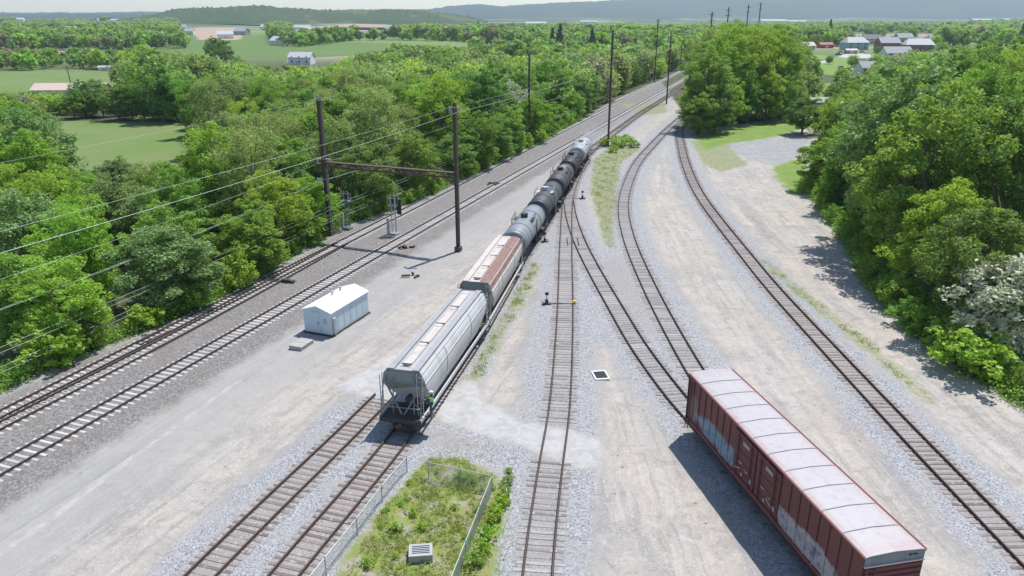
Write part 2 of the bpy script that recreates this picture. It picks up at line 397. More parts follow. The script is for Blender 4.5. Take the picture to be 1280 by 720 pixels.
def ground_mat():
    m, nt, b = newmat('ground_cover'); pos = geopos(nt)
    at = lambda k: (lambda n: (setattr(n, 'attribute_name', k), n.outputs['Fac'])[1])(nt.nodes.new('ShaderNodeAttribute'))
    big = noise(nt, pos, 0.05, 4); med = noise(nt, pos, 0.35, 5, 0.6); fine = noise(nt, pos, 2.2, 5, 0.6)
    # streaks along the lorry tracks
    sy = nt.nodes.new('ShaderNodeSeparateXYZ'); lk(nt, pos, sy.inputs[0]); cmb = nt.nodes.new('ShaderNodeCombineXYZ')
    lk(nt, math_(nt, 'ADD', math_(nt, 'MULTIPLY', at('lat'), .42), math_(nt, 'MULTIPLY', med, .5)), cmb.inputs[0]); lk(nt, math_(nt, 'MULTIPLY', sy.outputs[1], .035), cmb.inputs[1])
    stk = noise(nt, cmb.outputs[0], 1.0, 4, 0.55)
    cm2 = nt.nodes.new('ShaderNodeCombineXYZ'); lk(nt, math_(nt, 'ADD', math_(nt, 'MULTIPLY', at('lat'), 1.5), math_(nt, 'MULTIPLY', med, 1.1)), cm2.inputs[0]); lk(nt, math_(nt, 'MULTIPLY', sy.outputs[1], .06), cm2.inputs[1])
    ruts = noise(nt, cm2.outputs[0], 1.6, 3, 0.5)
    st_ = stk
    sx = nt.nodes.new('ShaderNodeSeparateXYZ'); lk(nt, pos, sx.inputs[0]); right = smooth(nt, sx.outputs[0], 2, 14)
    v = nt.nodes.new('ShaderNodeTexVoronoi'); v.inputs['Scale'].default_value = 13.0; lk(nt, pos, v.inputs['Vector'])
    vsep = nt.nodes.new('ShaderNodeSeparateColor'); lk(nt, v.outputs['Color'], vsep.inputs[0])
    v2 = nt.nodes.new('ShaderNodeTexVoronoi'); v2.inputs['Scale'].default_value = 9.0; lk(nt, pos, v2.inputs['Vector'])
    v2s = nt.nodes.new('ShaderNodeSeparateColor'); lk(nt, v2.outputs['Color'], v2s.inputs[0])
    # dirt
    dirt = ramp(nt, st_, [(0.30, (0.26, 0.26, 0.255)), (0.42, (0.345, 0.34, 0.33)), (0.52, (0.43, 0.405, 0.37)), (0.60, (0.375, 0.37, 0.36)), (0.72, (0.47, 0.45, 0.43))]
    )
    dirt = mix(nt, math_(nt, 'MULTIPLY', smooth(nt, ruts, .575, .61), .5), dirt, (0.27, 0.262, 0.25)); dirt = mix(nt, math_(nt, 'MULTIPLY', smooth(nt, ruts, .42, .385), .45), dirt, (0.50, 0.475, 0.44))
    dirt = mix(nt, smooth(nt, noise(nt, pos, 0.16, 6, .68), 0.46, 0.62, 0, 0.55), dirt, (0.30, 0.30, 0.30))
    dirt = mix(nt, smooth(nt, big, 0.5, 0.62, 0, 0.5), dirt, (0.44, 0.40, 0.355))
    dirt = mix(nt, smooth(nt, fine, 0.56, 0.75, 0, 0.35), dirt, (0.22, 0.21, 0.19))
    mo = noise(nt, pos, 0.75, 8, 0.68, dist=1.2); dirt = mix(nt, smooth(nt, mo, 0.50, 0.66, 0, 0.55), dirt, (0.245, 0.235, 0.22)); dirt = mix(nt, smooth(nt, mo, 0.46, 0.34, 0, 0.5), dirt, (0.52, 0.485, 0.44))
    vp = nt.nodes.new('ShaderNodeTexVoronoi'); vp.inputs['Scale'].default_value = 1.1; vp.inputs['Randomness'].default_value = 1; lk(nt, pos, vp.inputs['Vector'])
    dirt = mix(nt, math_(nt, 'MULTIPLY', smooth(nt, vp.outputs['Distance'], .14, .05), smooth(nt, med, .5, .6)), dirt, (0.16, 0.145, 0.125))
    dirt = mix(nt, 1.0, dirt, (0.94, 0.885, 0.84), 'MULTIPLY')
    dirt = mix(nt, smooth(nt, vsep.outputs[0], 0.86, 0.9, 0, 0.35), dirt, (0.55, 0.54, 0.53))
    # stone ballast
    stone = ramp(nt, vsep.outputs[0], [(0.0, (0.15, 0.155, 0.165)), (0.35, (0.29, 0.30, 0.315)), (0.75, (0.40, 0.41, 0.425)), (1.0, (0.50, 0.51, 0.525))])
    stone = mix(nt, smooth(nt, fine, 0.4, 0.7, 0, 0.35), stone, (0.27, 0.25, 0.235)); stone = mix(nt, smooth(nt, med, 0.45, 0.62, 0, 0.45), stone, (0.34, 0.325, 0.31)); stone = mix(nt, 1.0, stone, (0.95, 0.93, 0.92), 'MULTIPLY')
    brown = ramp(nt, v2s.outputs[1], [(0.0, (0.11, 0.10, 0.095)), (0.5, (0.19, 0.18, 0.17)), (1.0, (0.29, 0.275, 0.265))])
    brown = mix(nt, smooth(nt, med, 0.4, 0.65, 0, 0.45), brown, (0.20, 0.165, 0.145))
    lown = math_(nt, 'MULTIPLY', math_(nt, 'SUBTRACT', med, 0.5), 2.6)
    hin = math_(nt, 'MULTIPLY', math_(nt, 'SUBTRACT', fine, 0.5), 1.6)
    wob = math_(nt, 'ADD', lown, hin)
    c = dirt
    # compacted grey strip beside the main line bed
    gm_ = smooth(nt, math_(nt, 'ADD', at('main'), math_(nt, 'MULTIPLY', wob, 1.2)), -9.0, -3.0); c = mix(nt, math_(nt, 'MULTIPLY', gm_, .65), c, (0.30, 0.295, 0.285))
    # trodden stripe
    f = smooth(nt, math_(nt, 'ADD', at('stripe'), math_(nt, 'MULTIPLY', hin, 0.12)), 0.18, 0.34, 1, 0)
    c = mix(nt, math_(nt, 'MULTIPLY', f, math_(nt, 'MULTIPLY', smooth(nt, fine, .3, .6), 0.6)), c, (0.46, 0.43, 0.39))
    # main line bed
    f = smooth(nt, math_(nt, 'ADD', at('main'), math_(nt, 'MULTIPLY', wob, 0.8)), -0.2, 1.6); c = mix(nt, f, c, brown)
    # yard ballast
    yd = math_(nt, 'ADD', at('yard'), math_(nt, 'MULTIPLY', wob, 0.95))
    fy = math_(nt, 'MULTIPLY', smooth(nt, yd, 2.2, 3.5, 1, 0), smooth(nt, math_(nt, 'ADD', at('path'), math_(nt, 'MULTIPLY', wob, 0.4)), -0.4, 0.2, 1, 0))
    fy = math_(nt, 'MULTIPLY', fy, math_(nt, 'SUBTRACT', 1.0, math_(nt, 'MULTIPLY', f, 0.6)))
    c = mix(nt, fy, c, stone)
    # brown worn centre between the rails
    fc = smooth(nt, at('yard'), 0.6, 1.7, 0.5, 0); c = mix(nt, math_(nt, 'MULTIPLY', fc, fy), c, (0.30, 0.26, 0.235))
    # thin band of darker fines along the toe of the ballast
    toe = math_(nt, 'MULTIPLY', smooth(nt, yd, 2.6, 3.0), smooth(nt, yd, 3.1, 4.0, 1, 0)); c = mix(nt, math_(nt, 'MULTIPLY', toe, 0.3), c, (0.27, 0.265, 0.255))
    c = mix(nt, math_(nt, 'MULTIPLY', smooth(nt, math_(nt, 'ADD', at('path'), math_(nt, 'MULTIPLY', wob, 0.35)), -0.2, 0.5), .8), c, mix(nt, smooth(nt, mo, .4, .62), (0.44, 0.435, 0.43), (0.36, 0.355, 0.35)))
    # asphalt
    c = mix(nt, smooth(nt, math_(nt, 'ADD', at('park'), math_(nt, 'MULTIPLY', wob, 2.2)), -1.0, 1.0), c, mix(nt, smooth(nt, mo, .4, .6), (0.33, 0.32, 0.31), (0.25, 0.25, 0.25))); c = mix(nt, smooth(nt, at('park'), -1.0, 0.2, 0, 0), c, dirt)
    # weeds
    wf = smooth(nt, math_(nt, 'ADD', at('weed'), math_(nt, 'MULTIPLY', wob, 0.9)), -0.6, 0.7, 0, 0.9)
    c = mix(nt, wf, c, mix(nt, smooth(nt, fine, 0.42, 0.6), (0.27, 0.25, 0.17), (0.17, 0.22, 0.065)))
    ef = smooth(nt, math_(nt, 'ADD', at('enc'), math_(nt, 'MULTIPLY', wob, 0.5)), -0.2, 0.5)
    gm = noise(nt, pos, 0.9, 5, 0.65)
    c = mix(nt, ef, c, ramp(nt, gm, [(0.40, (0.31, 0.28, 0.225)), (0.46, (0.24, 0.24, 0.11)), (0.54, (0.21, 0.25, 0.065)), (0.7, (0.16, 0.21, 0.05))]))
    # woodland floor and wide countryside
    wide = noise(nt, pos, 0.012, 3)
    vf = nt.nodes.new('ShaderNodeTexVoronoi'); vf.inputs['Scale'].default_value = 0.0042; lk(nt, pos, vf.inputs['Vector'])
    vfs = nt.nodes.new('ShaderNodeSeparateColor'); lk(nt, vf.outputs['Color'], vfs.inputs[0])
    fields = ramp(nt, vfs.outputs[0], [(0.0, (0.14, 0.22, 0.055)), (0.35, (0.19, 0.27, 0.08)), (0.55, (0.12, 0.19, 0.055)), (0.7, (0.36, 0.27, 0.20)), (0.82, (0.40, 0.36, 0.26)), (0.9, (0.17, 0.25, 0.07))])
    fields.node.color_ramp.interpolation = 'CONSTANT'
    d = nt.nodes.new('ShaderNodeVectorMath'); d.operation = 'LENGTH'; lk(nt, pos, d.inputs[0])
    fields = mix(nt, math_(nt, 'MULTIPLY', smooth(nt, noise(nt, pos, 0.0035, 5, .7), .40, .50), smooth(nt, d.outputs['Value'], 1900, 2700, .1, .85)), fields, (0.045, 0.07, 0.028))
    fields = mix(nt, 1.0, fields, (0.86, 0.86, 0.86), 'MULTIPLY')
    floor = mix(nt, smooth(nt, med, 0.4, 0.65), (0.055, 0.075, 0.025), (0.12, 0.11, 0.07))
    floor = mix(nt, smooth(nt, d.outputs['Value'], 500, 700), floor, fields)
    c = mix(nt, smooth(nt, math_(nt, 'ADD', at('wood'), math_(nt, 'MULTIPLY', wob, 0.7)), -0.5, 0.9), c, floor)
    lw = smooth(nt, math_(nt, 'ADD', at('lawn'), math_(nt, 'MULTIPLY', wob, 2.0)), -0.6, 1.4)
    lc = mix(nt, smooth(nt, fine, 0.35, 0.65), (0.105, 0.175, 0.04), (0.155, 0.225, 0.06)); lc = mix(nt, smooth(nt, big, 0.4, 0.6, 0, 0.6), lc, (0.17, 0.205, 0.08))
    lc = mix(nt, math_(nt, 'MULTIPLY', right, .75), lc, mix(nt, smooth(nt, med, .35, .65), (0.13, 0.225, 0.03), (0.19, 0.27, 0.055)))
    c = mix(nt, lw, c, lc)
    c = mix(nt, smooth(nt, at('tan'), -0.5, 6), c, (0.38, 0.275, 0.20))
    c = mix(nt, smooth(nt, at('road'), -0.5, 0.8), c, (0.42, 0.41, 0.40))
    lk(nt, c, b.inputs['Base Color']); b.inputs['Roughness'].default_value = 0.92; b.inputs['Specular IOR Level'].default_value = 0.25
    hh = math_(nt, 'ADD', math_(nt, 'MULTIPLY', v.outputs['Distance'], math_(nt, 'ADD', math_(nt, 'MULTIPLY', fy, 1.0), 0.15)), math_(nt, 'MULTIPLY', fine, 0.5))
    bump(nt, b, hh, 0.5, 0.06)
ground_mat()
me = npmesh('ground', np.c_[X.ravel(), Y.ravel(), Z.ravel()], Fq, 'ground_cover', True)
for k, v in A.items():
    a = me.attributes.new(k, 'FLOAT', 'POINT'); a.data.foreach_set('value', np.clip(v, -90, 90).astype(np.float32).ravel())
tag(link(bpy.data.objects.new('ground', me)), kind='structure')

# ------------------------------------------------------------------ railway tracks
def offset(line, d):
    t = np.gradient(line, axis=0); t /= np.linalg.norm(t, axis=1)[:, None]
    return line + np.c_[t[:, 1], -t[:, 0]] * d, t
RZ = 0.205                                                     # rail head height above the bed
RAILP = [(-0.07, 0), (0.07, 0), (0.07, 0.02), (0.013, 0.04), (0.013, 0.125), (0.037, 0.135), (0.037, 0.17), (-0.037, 0.17), (-0.037, 0.135), (-0.013, 0.125), (-0.013, 0.04), (-0.07, 0.02)]
def rail(line, d, name, parent, z0=0.035, step=1.0):
    l = line[::2]; l, t = offset(l, d); n = np.c_[t[:, 1], -t[:, 0]]
    rings = [[(p[0] + nn[0] * u, p[1] + nn[1] * u, z0 + v) for u, v in RAILP] for p, nn in zip(l, n)]
    V = np.array(rings).reshape(-1, 3); k = len(RAILP); m = len(l)
    i = np.arange(m - 1)[:, None] * k + np.arange(k)[None]; j = np.arange(m - 1)[:, None] * k + (np.arange(k)[None] + 1) % k
    F_ = np.stack([i, j, j + k, i + k], -1).reshape(-1, 4)
    me = npmesh(name, V, F_, 'rail_steel'); me.materials.append(MATS['rail_head'])
    mi = np.zeros((m - 1, k), np.int32); mi[:, 6] = 1
    me.polygons.foreach_set('material_index', mi.ravel())
    return link(bpy.data.objects.new(name, me), parent)
def tie_mesh(kind):
    mb = MB()
    if kind == 'concrete':
        mb.box((0, 0, -0.06), (2.62, 0.26, 0.2), bev=0.03)
        for s in (-1, 1):
            for q in (-1, 1): mb.box((s * 0.7535 + q * 0.12, 0, 0.047), (0.07, 0.12, 0.03))
    else:
        mb.box((0, 0, -0.065), (2.6, 0.235, 0.2), bev=0.012)
        for s in (-1, 1): mb.box((s * 0.7535, 0, 0.04), (0.36, 0.19, 0.012))
    bmesh.ops.recalc_face_normals(mb.bm, faces=mb.bm.faces)
    me = bpy.data.meshes.new('sleeper'); mb.bm.to_mesh(me); mb.bm.free()
    me.materials.append(MATS[{'concrete': 'tie_concrete', 'wood': 'tie_wood', 'grey': 'tie_grey'}[kind]]); return me
TIES = {k: tie_mesh(k) for k in ('concrete', 'wood', 'grey')}
def track(key, label, kind, s0=0.0, s1=None, skip=None, group=None, ties=(0, 1e9), longer=None):
    line = L[key]; cen = line[len(line) // 2]
    root = empty('railway_track', (0, 0, 0), 0, label, 'railway track', group)
    i0 = int(s0 / 0.5); i1 = None if s1 is None else int(s1 / 0.5)
    rl = line[i0:i1]
    for s in (-1, 1): rail(rl, s * 0.7535, 'rail', root)
    sp = 0.61 if kind == 'concrete' else 0.53
    tang = np.gradient(line, axis=0); cand = []
    s = 0.2
    while s < len(line) * 0.5 - 0.6:
        k = s / 0.5; i = int(k); p = line[i] + (line[min(i + 1, len(line) - 1)] - line[i]) * (k - i); t = tang[i]
        a = math.atan2(-t[0], t[1])
        s += sp + (0 if kind == 'concrete' else random.uniform(-0.05, 0.05))
        if not (ties[0] <= s <= ties[1]): continue
        if skip is not None and skip(p): continue
        if kind != 'concrete': a += random.gauss(0, 0.012); p = p + np.array([math.cos(a), math.sin(a)]) * random.gauss(0, 0.06)
        dz = 0 if kind == 'concrete' else random.uniform(-0.018, 0.002)
        cand.append((p[0], p[1], dz, a))
    def vis(c):
        u, v = pr(c[0], c[1], 0); return -20 < u < 1300 and v < 740 and c[1] > 5
    cand = [c for c in cand if (vis(c) or math.hypot(c[0], c[1]) < 60)]
    cand.sort(key=lambda c: (not vis(c), c[0] ** 2 + c[1] ** 2))
    for c in cand[:100]:
        o = bpy.data.objects.new('sleeper', TIES[kind]); link(o, root); o.location = c[:3]; o.rotation_euler = (0, 0, c[3])
    rest = cand[100:]
    if rest:
        me = TIES[kind]; tv = np.empty(len(me.vertices) * 3, np.float32); me.vertices.foreach_get('co', tv); tv = tv.reshape(-1, 3)
        polys = [list(p.vertices) for p in me.polygons]; V = []; bmq = []
        for q, (x, y, z, a) in enumerate(rest):
            ca, sa = math.cos(a), math.sin(a)
            V.append(np.c_[tv[:, 0] * ca - tv[:, 1] * sa + x, tv[:, 0] * sa + tv[:, 1] * ca + y, tv[:, 2] + z])
            bmq += [[i + q * len(tv) for i in f] for f in polys]
        m2 = bpy.data.meshes.new('sleepers'); m2.from_pydata(np.concatenate(V).tolist(), [], bmq); m2.materials.append(me.materials[0])
        o = link(bpy.data.objects.new('sleepers', m2), root); o['kind'] = 'stuff'
    return root
def near(line, d):
    l = line[::2]
    return lambda p: np.min(np.hypot(l[:, 0] - p[0], l[:, 1] - p[1])) < d
in_path = lambda p: psd(np.array([p[0]]), np.array([p[1]]), [(-0.5, 46.9), (0.8, 43.7), (2.0, 42.4), (4.3, 40.9), (5.7, 41.0), (6.4, 44), (4.2, 46.2), (1.0, 47)])[0] > 0
track('main_far', 'concrete-sleepered main track along the edge of the left wood, farthest left of all', 'concrete')
track('main_near', 'concrete-sleepered main track running between the left gantry post and the white shed', 'concrete')
track('crossover', 'turnout track with rusty rails splitting off the leftmost main track at the bottom left', 'concrete', s1=78, ties=(0, 44), skip=near(L['main_far'], 0.9))
track('train', 'siding that carries the hopper and tank train', 'wood')
track('buried', 'brown-sleepered track left of the train, disappearing into dirt beside the near hopper', 'wood')
track('middle', 'straight old track with grey weathered sleepers through the middle of the yard', 'grey', skip=in_path)
nc, nm, nb = near(L['middle'], 1.0), near(L['train'], 1.2), near(L['boxcar_line'], 1.3)
track('boxcar_line', 'track branching off the middle track and carrying the red boxcar', 'grey', s0=2, skip=nc)
track('curve', 'curving track between the boxcar branch and the sandy lane, right of the weed strip', 'grey', skip=nb)
track('right', 'brown-sleepered track sweeping down the right side of the yard beside the dirt road', 'wood', skip=near(L['curve'], 1.2))
# frog, guard rails and joint bars of the turnouts
def small(name, label, cat, fn, loc, rz=0, group=None):
    r = empty(name, loc, rz, label, cat, group); fn(r); return r
def frog(root):
    mb = MB()
    for a in (-0.055, 0.055): mb.bar((-a * 4, -1.8, 0.1), (a * .8, 1.6, 0.1), 0.06, 0.12)
    mb.box((0, 0, 0.07), (0.34, 1.2, 0.08)); mb.build('frog_casting', 'rail_steel', root)
    for s in (-1, 1):
        m2 = MB(); m2.bar((s * 0.68, -1.6, 0.115), (s * 0.68, 1.6, 0.115), 0.06, 0.15); m2.build('guard_rail', 'rail_steel', root)
small('rail_frog', 'rusty crossing piece where the two leftmost tracks part', 'rail frog', frog, (-31.6, 61.4, 0), -math.atan(.35))
small('rail_frog', 'rail crossing piece where the boxcar branch leaves the middle track', 'rail frog', frog, (7.7, 91.5, 0), -0.02)

# ------------------------------------------------------------------ rolling stock
def bogie(root, y):
    b = MB()
    for s in (-1, 1):
        b.box((s * 1.0, y, 0.62), (0.16, 0.9, 0.42), bev=0.03); b.bar((s * 1.0, y - 1.15, 0.5), (s * 1.0, y + 1.15, 0.5), 0.15, 0.2)
        for q in (-1, 1):
            b.bar((s * 1.0, y, 0.82), (s * 1.0, y + q * 1.0, 0.62), 0.13, 0.14); b.box((s * 1.0, y + q * 0.88, 0.5), (0.22, 0.34, 0.34), bev=0.03)
    b.box((0, y, 0.68), (1.9, 0.4, 0.3)); o = b.build('bogie', 'dark_steel', root)
    for q in (-1, 1):
        a = MB().rod((-0.72, y + q * 0.88, 0.46), (0.72, y + q * 0.88, 0.46), 0.08)
        for s in (-1, 1):
            a.rod((s * 0.70, y + q * 0.88, 0.46), (s * 0.83, y + q * 0.88, 0.46), 0.46, n=18)
            a.rod((s * 0.66, y + q * 0.88, 0.46), (s * 0.70, y + q * 0.88, 0.46), 0.50, n=18)
        a.build('wheelset', 'rust_steel', o)
def coupler(root, y, s):
    MB().box((0, y - s * 0.35, 0.86), (0.2, 0.7, 0.2)).box((0, y + s * 0.05, 0.86), (0.32, 0.3, 0.3), bev=0.05).box((s * 0.12, y + s * 0.2, 0.86), (0.14, 0.22, 0.28), bev=0.04).build('coupler', 'rust_steel', root)
    MB().rod((0.45, y - s * 0.1, 0.75), (0.35, y + s * 0.3, 0.35), 0.03).build('air_hose', 'black_paint', root)
def ladder(mb, x, y, z0, z1, w, axis='y', n=None):
    n = n or int((z1 - z0) / 0.38)
    for s in (-1, 1):
        p = (x, y + s * w / 2) if axis == 'y' else (x + s * w / 2, y)
        mb.bar((*p, z0), (*p, z1), 0.05)
    for i in range(n):
        z = z0 + (i + 0.5) * (z1 - z0) / n
        if axis == 'y': mb.rod((x, y - w / 2, z), (x, y + w / 2, z), 0.016, n=6)
        else: mb.rod((x - w / 2, y, z), (x + w / 2, y, z), 0.016, n=6)
HALF = [(0.0, 4.42), (0.55, 4.40), (1.12, 4.32), (1.30, 4.22), (1.50, 3.75), (1.57, 3.2), (1.56, 2.7), (1.47, 2.2), (1.33, 1.75), (1.22, 1.42)]
def hopper(label, Lb, body, roof, old):
    root = empty('covered_hopper_car', (0, 0, 0), 0, label, 'hopper car')
    prof = HALF[::-1] + [(-x, z) for x, z in HALF[1:]]
    hb = Lb / 2
    # body lofted; lower corners slope inboard at the ends
    def ring(y, cut):
        out = []
        for x, z in prof:
            yy = y
            if z < 3.35: yy = y - math.copysign((3.35 - z) * cut, y)
            out.append((x, yy, z))
        return out
    mb = MB(); mb.loft([ring(-hb, 1.0), ring(-hb + 0.02, 1.0), ring(-hb * 0.35, 0), ring(hb * 0.35, 0), ring(hb - 0.02, 1.0), ring(hb, 1.0)])
    bo = mb.build('body', body, root, smooth=True)
    # roof deck, seams
    rb = MB(); rb.loft([[(x, y, z + 0.012) for x, z in [(-1.28, 4.235), (-1.12, 4.325), (-0.55, 4.405), (0, 4.425), (0.55, 4.405), (1.12, 4.325), (1.28, 4.235)]] for y in (-hb, hb)], closed=False)
    rb.build('roof', roof, root)
    sb = MB()
    for s in (-1, 1):
        sb.bar((s * 1.30, -hb, 4.24), (s * 1.30, hb, 4.24), 0.07, 0.09)
        sb.bar((s * 1.55, -hb, 3.55), (s * 1.55, hb, 3.55), 0.05, 0.06)
    for i in (3, 7):
        y = -hb + i * Lb / 10
        for s in (-1, 1):
            for (xa, za), (xb, zb) in zip(HALF[3:-1], HALF[4:]):
                sb.bar((s * (xa + .012), y, za), (s * (xb + .012), y, zb), 0.05, 0.05)
    sb.build('seam', body, bo)
    # hatch trough down the middle
    ht = MB()
    n = 4; gap = 0.35; hl = (Lb - 1.6 - gap * (n - 1)) / n
    for i in range(n):
        y0 = -hb + 0.8 + i * (hl + gap)
        ht.box((0, y0 + hl / 2, 4.50), (0.62, hl, 0.14), bev=0.05)
        ht.rod((0, y0 + .12, 4.47), (0, y0 + .12, 4.60), 0.30, n=16); ht.rod((0, y0 + hl - .12, 4.47), (0, y0 + hl - .12, 4.60), 0.30, n=16)
    hto = ht.build('hatch_cover', 'hatch_paint', root)
    for i in range(n):
        y0 = -hb + 0.8 + i * (hl + gap)
        MB().bar((-0.36, y0 - gap / 2, 4.62), (0.36, y0 - gap / 2, 4.62), 0.06, 0.05).build('hold_down_bar', 'dark_steel', hto)
        for k in range(4):
            y = y0 + hl * (k + 0.5) / 4
            hk = MB()
            if old: hk.box((-.15, y, 4.59), (0.8, 0.07, 0.06))
            else: hk.box((0.34, y, 4.55), (0.13, 0.12, 0.12))
            if k % 2 and not old: continue; hk.build('latch', 'dark_steel', hto)
    for s in ((-1,) if old else (-1, 1)):
        rw = MB(); rw.box((s * 0.88, 0, 4.50), (0.46, Lb + 0.1, 0.04))
        for i in range(14): rw.bar((s * 0.88, -hb + .3 + i * (Lb - .6) / 13, 4.38), (s * 0.88, -hb + .3 + i * (Lb - .6) / 13, 4.49), 0.3, 0.04)
        rw.build('running_board', 'grating' if not old else 'hatch_paint', root)
    if old:      # rusty stripe of bare roof along the right shoulder
        rs = MB(); rs.loft([[(x, y, z + 0.03) for x, z in [(0.36, 4.43), (0.62, 4.415), (1.12, 4.34), (1.31, 4.24), (1.50, 3.80)]] for y in (-hb + .05, hb - .05)], closed=False)
        rs.build('rust_patch', 'rusty_roof', root)
        rs = MB(); rs.loft([[(x, y, z + 0.03) for x, z in [(-1.42, 3.97), (-1.30, 4.225), (-1.12, 4.325)]] for y in (-hb + .05, hb - .05)], closed=False)
        rs.build('rust_patch', 'rusty_roof', root)
    # sill, platforms, frames
    fr = MB(); e = hb + 1.0
    for s in (-1, 1): fr.box((s * 1.48, 0, 1.22), (0.1, 2 * e, 0.26))
    fr.build('side_sill', body, root)
    cs = MB(); cs.box((0, 0, 0.95), (0.4, 2 * e, 0.34))
    for q in (-1, 1):
        cs.box((0, q * (e - 0.75), 1.12), (2.9, 1.5, 0.08)); cs.box((0, q * e, 1.1), (2.95, 0.12, 0.3))
        cs.box((0, q * (e - 2.3), 0.95), (2.6, 0.4, 0.3))
    cs.build('underframe', 'dark_steel', root)
    for q in (-1, 1):
        ef = MB()
        for s in (-1, 1):
            ef.bar((s * 1.42, q * (e - .05), 1.15), (s * 1.36, q * (hb + .12), 4.15), 0.06, 0.06)
            ef.bar((s * 1.36, q * (hb + .12), 4.15), (s * 1.15, q * (hb + .02), 4.4), 0.07)
            ef.bar((s * 1.25, q * (hb + .06), 3.3), (s * 0.08, q * (hb + .45), 1.3), 0.10, 0.08)
            ef.bar((s * 0.75, q * (hb + .04), 3.9), (s * 0.75, q * (hb + .30), 1.3), 0.07, 0.07)
            ef.bar((s * 1.42, q * (e - .05), 2.1), (s * 0.75, q * (hb + .2), 2.1), 0.04)
        ef.bar((-1.2, q * (hb + .02), 4.42), (1.2, q * (hb + .02), 4.42), 0.08)
        ef.bar((-1.4, q * (e - .06), 2.1), (1.4, q * (e - .06), 2.1), 0.045)
        ef.build('end_frame', 'end_steel', root)
        pl = MB(); pl.box((0, q * (hb + .02), 3.92), (2.3, 0.05, 0.75)); pl.box((0, q * (hb + .045), 3.52), (2.5, 0.08, 0.1)); pl.build('end_plate', 'end_steel', root)
        sp = MB(); sp.loft([[(-1.45, q * (hb - 0.02), 3.4), (1.45, q * (hb - 0.02), 3.4)], [(-1.2, q * (hb - 1.93), 1.45), (1.2, q * (hb - 1.93), 1.45)]], closed=False)
        sp.build('slope_sheet', 'end_steel', root)
        hd = MB().rod((0.3, q * (hb - .35), 2.35), (0.3, q * (hb + .1), 2.35), 0.18, n=14).rod((0.3, q * (hb + .1), 2.35), (0.3, q * (hb + .14), 2.35), 0.23, n=14); hd.build('brake_cylinder', 'black_paint', root)
        ld = MB(); ladder(ld, q * 1.5, q * (hb + .35), 0.55, 4.2, 0.42); ld.build('ladder', 'galvanised', root)
        ld = MB(); ladder(ld, -q * 1.2, q * (hb + 0.2), 1.2, 4.3, 0.4, 'x'); ld.build('ladder', 'galvanised', root)
        coupler(root, q * (e + 0.15), q)
    for y in (-Lb * 0.24, 0, Lb * 0.24):
        ch = MB(); w_, l_ = 1.2, Lb * 0.105
        ch.loft([[(-w_, y - l_, 1.5), (w_, y - l_, 1.5), (w_, y + l_, 1.5), (-w_, y + l_, 1.5)], [(-.35, y - .35, .5), (.35, y - .35, .5), (.35, y + .35, .5), (-.35, y + .35, .5)]])
        ch.box((0, y, 0.42), (1.0, 0.9, 0.14)); ch.build('discharge_chute', body, root)
    for q in (-1, 1): bogie(root, q * (e - 1.9))
    return root
def tankcar(label, Lb, mat, dome_mat='dark_steel'):
    root = empty('tank_car', (0, 0, 0), 0, label, 'tank car'); r, zc, hb = 1.50, 2.74, Lb / 2
    n = 28; rings = []
    for t in (-1, -0.93, -0.78, -0.55, -0.28, 0): rings.append((-hb + 0.42 + t * 0.42, r * math.sqrt(max(0.0004, 1 - t * t))))
    for t in (0, 0.28, 0.55, 0.78, 0.93, 1): rings.append((hb - 0.42 + t * 0.42, r * math.sqrt(max(0.0004, 1 - t * t))))
    mb = MB(); mb.loft([[(rr_ * math.cos(2 * math.pi * k / n), y, zc + rr_ * math.sin(2 * math.pi * k / n)) for k in range(n)] for y, rr_ in rings])
    bo = mb.build('tank', mat, root, smooth=True)
    for y in (-hb + .8, -hb * .45, hb * .45, hb - .8):
        sm_ = MB()
        for k in range(n):
            a, b_ = 2 * math.pi * k / n, 2 * math.pi * (k + 1) / n
            sm_.bar(((r + .01) * math.cos(a), y, zc + (r + .01) * math.sin(a)), ((r + .01) * math.cos(b_), y, zc + (r + .01) * math.sin(b_)), 0.03, 0.07)
        sm_.build('weld_band', mat, bo)
    MB().rod((0, 0, zc + r - .1), (0, 0, zc + r + 0.38), 0.42, n=18).rod((0, 0, zc + r + .38), (0, 0, zc + r + .44), 0.46, n=18).rod((0.0, 0.75, zc + r - .1), (0, .75, zc + r + .25), 0.14).build('manway', dome_mat, root)
    pf = MB()
    for s in (-1, 1): pf.box((s * 0.95, 0, zc + r - 0.25), (0.5, 1.6, 0.05)); pf.bar((s * 1.2, -.8, zc + r + .35), (s * 1.2, .8, zc + r + .35), 0.045)
    for s in (-1, 1):
        for y in (-.8, 0, .8): pf.bar((s * 1.2, y, zc + r - .25), (s * 1.2, y, zc + r + .35), 0.045)
    pf.build('platform', dome_mat, root)
    for s in (-1, 1):
        ld = MB(); ladder(ld, s * 1.52, 0, 1.0, zc + r - .2, 0.45); ld.build('ladder', dome_mat, root)
    cs = MB(); cs.box((0, 0, 0.98), (0.5, Lb + 0.9, 0.36)); e = hb + .45
    for q in (-1, 1):
        cs.box((0, q * e, 1.02), (2.7, 0.14, 0.3)); cs.box((0, q * (hb - .2), 1.12), (2.6, 1.3, 0.06)); cs.box((0, q * (hb - 1.8), 1.3), (1.9, 0.6, 0.55))
        for s in (-1, 1): cs.bar((s * 1.3, q * (e), 1.1), (s * 1.3, q * (hb - 1.0), 1.1), 0.12)
        cs.bar((-1.3, q * e, 1.9), (1.3, q * e, 1.9), 0.05)
        for s in (-1, 1): cs.bar((s * 1.3, q * e, 1.1), (s * 1.3, q * e, 1.9), 0.05)
    cs.build('underframe', 'dark_steel', root)
    for q in (-1, 1): bogie(root, q * (hb - 1.6)); coupler(root, q * (e + .25), q)
    return root
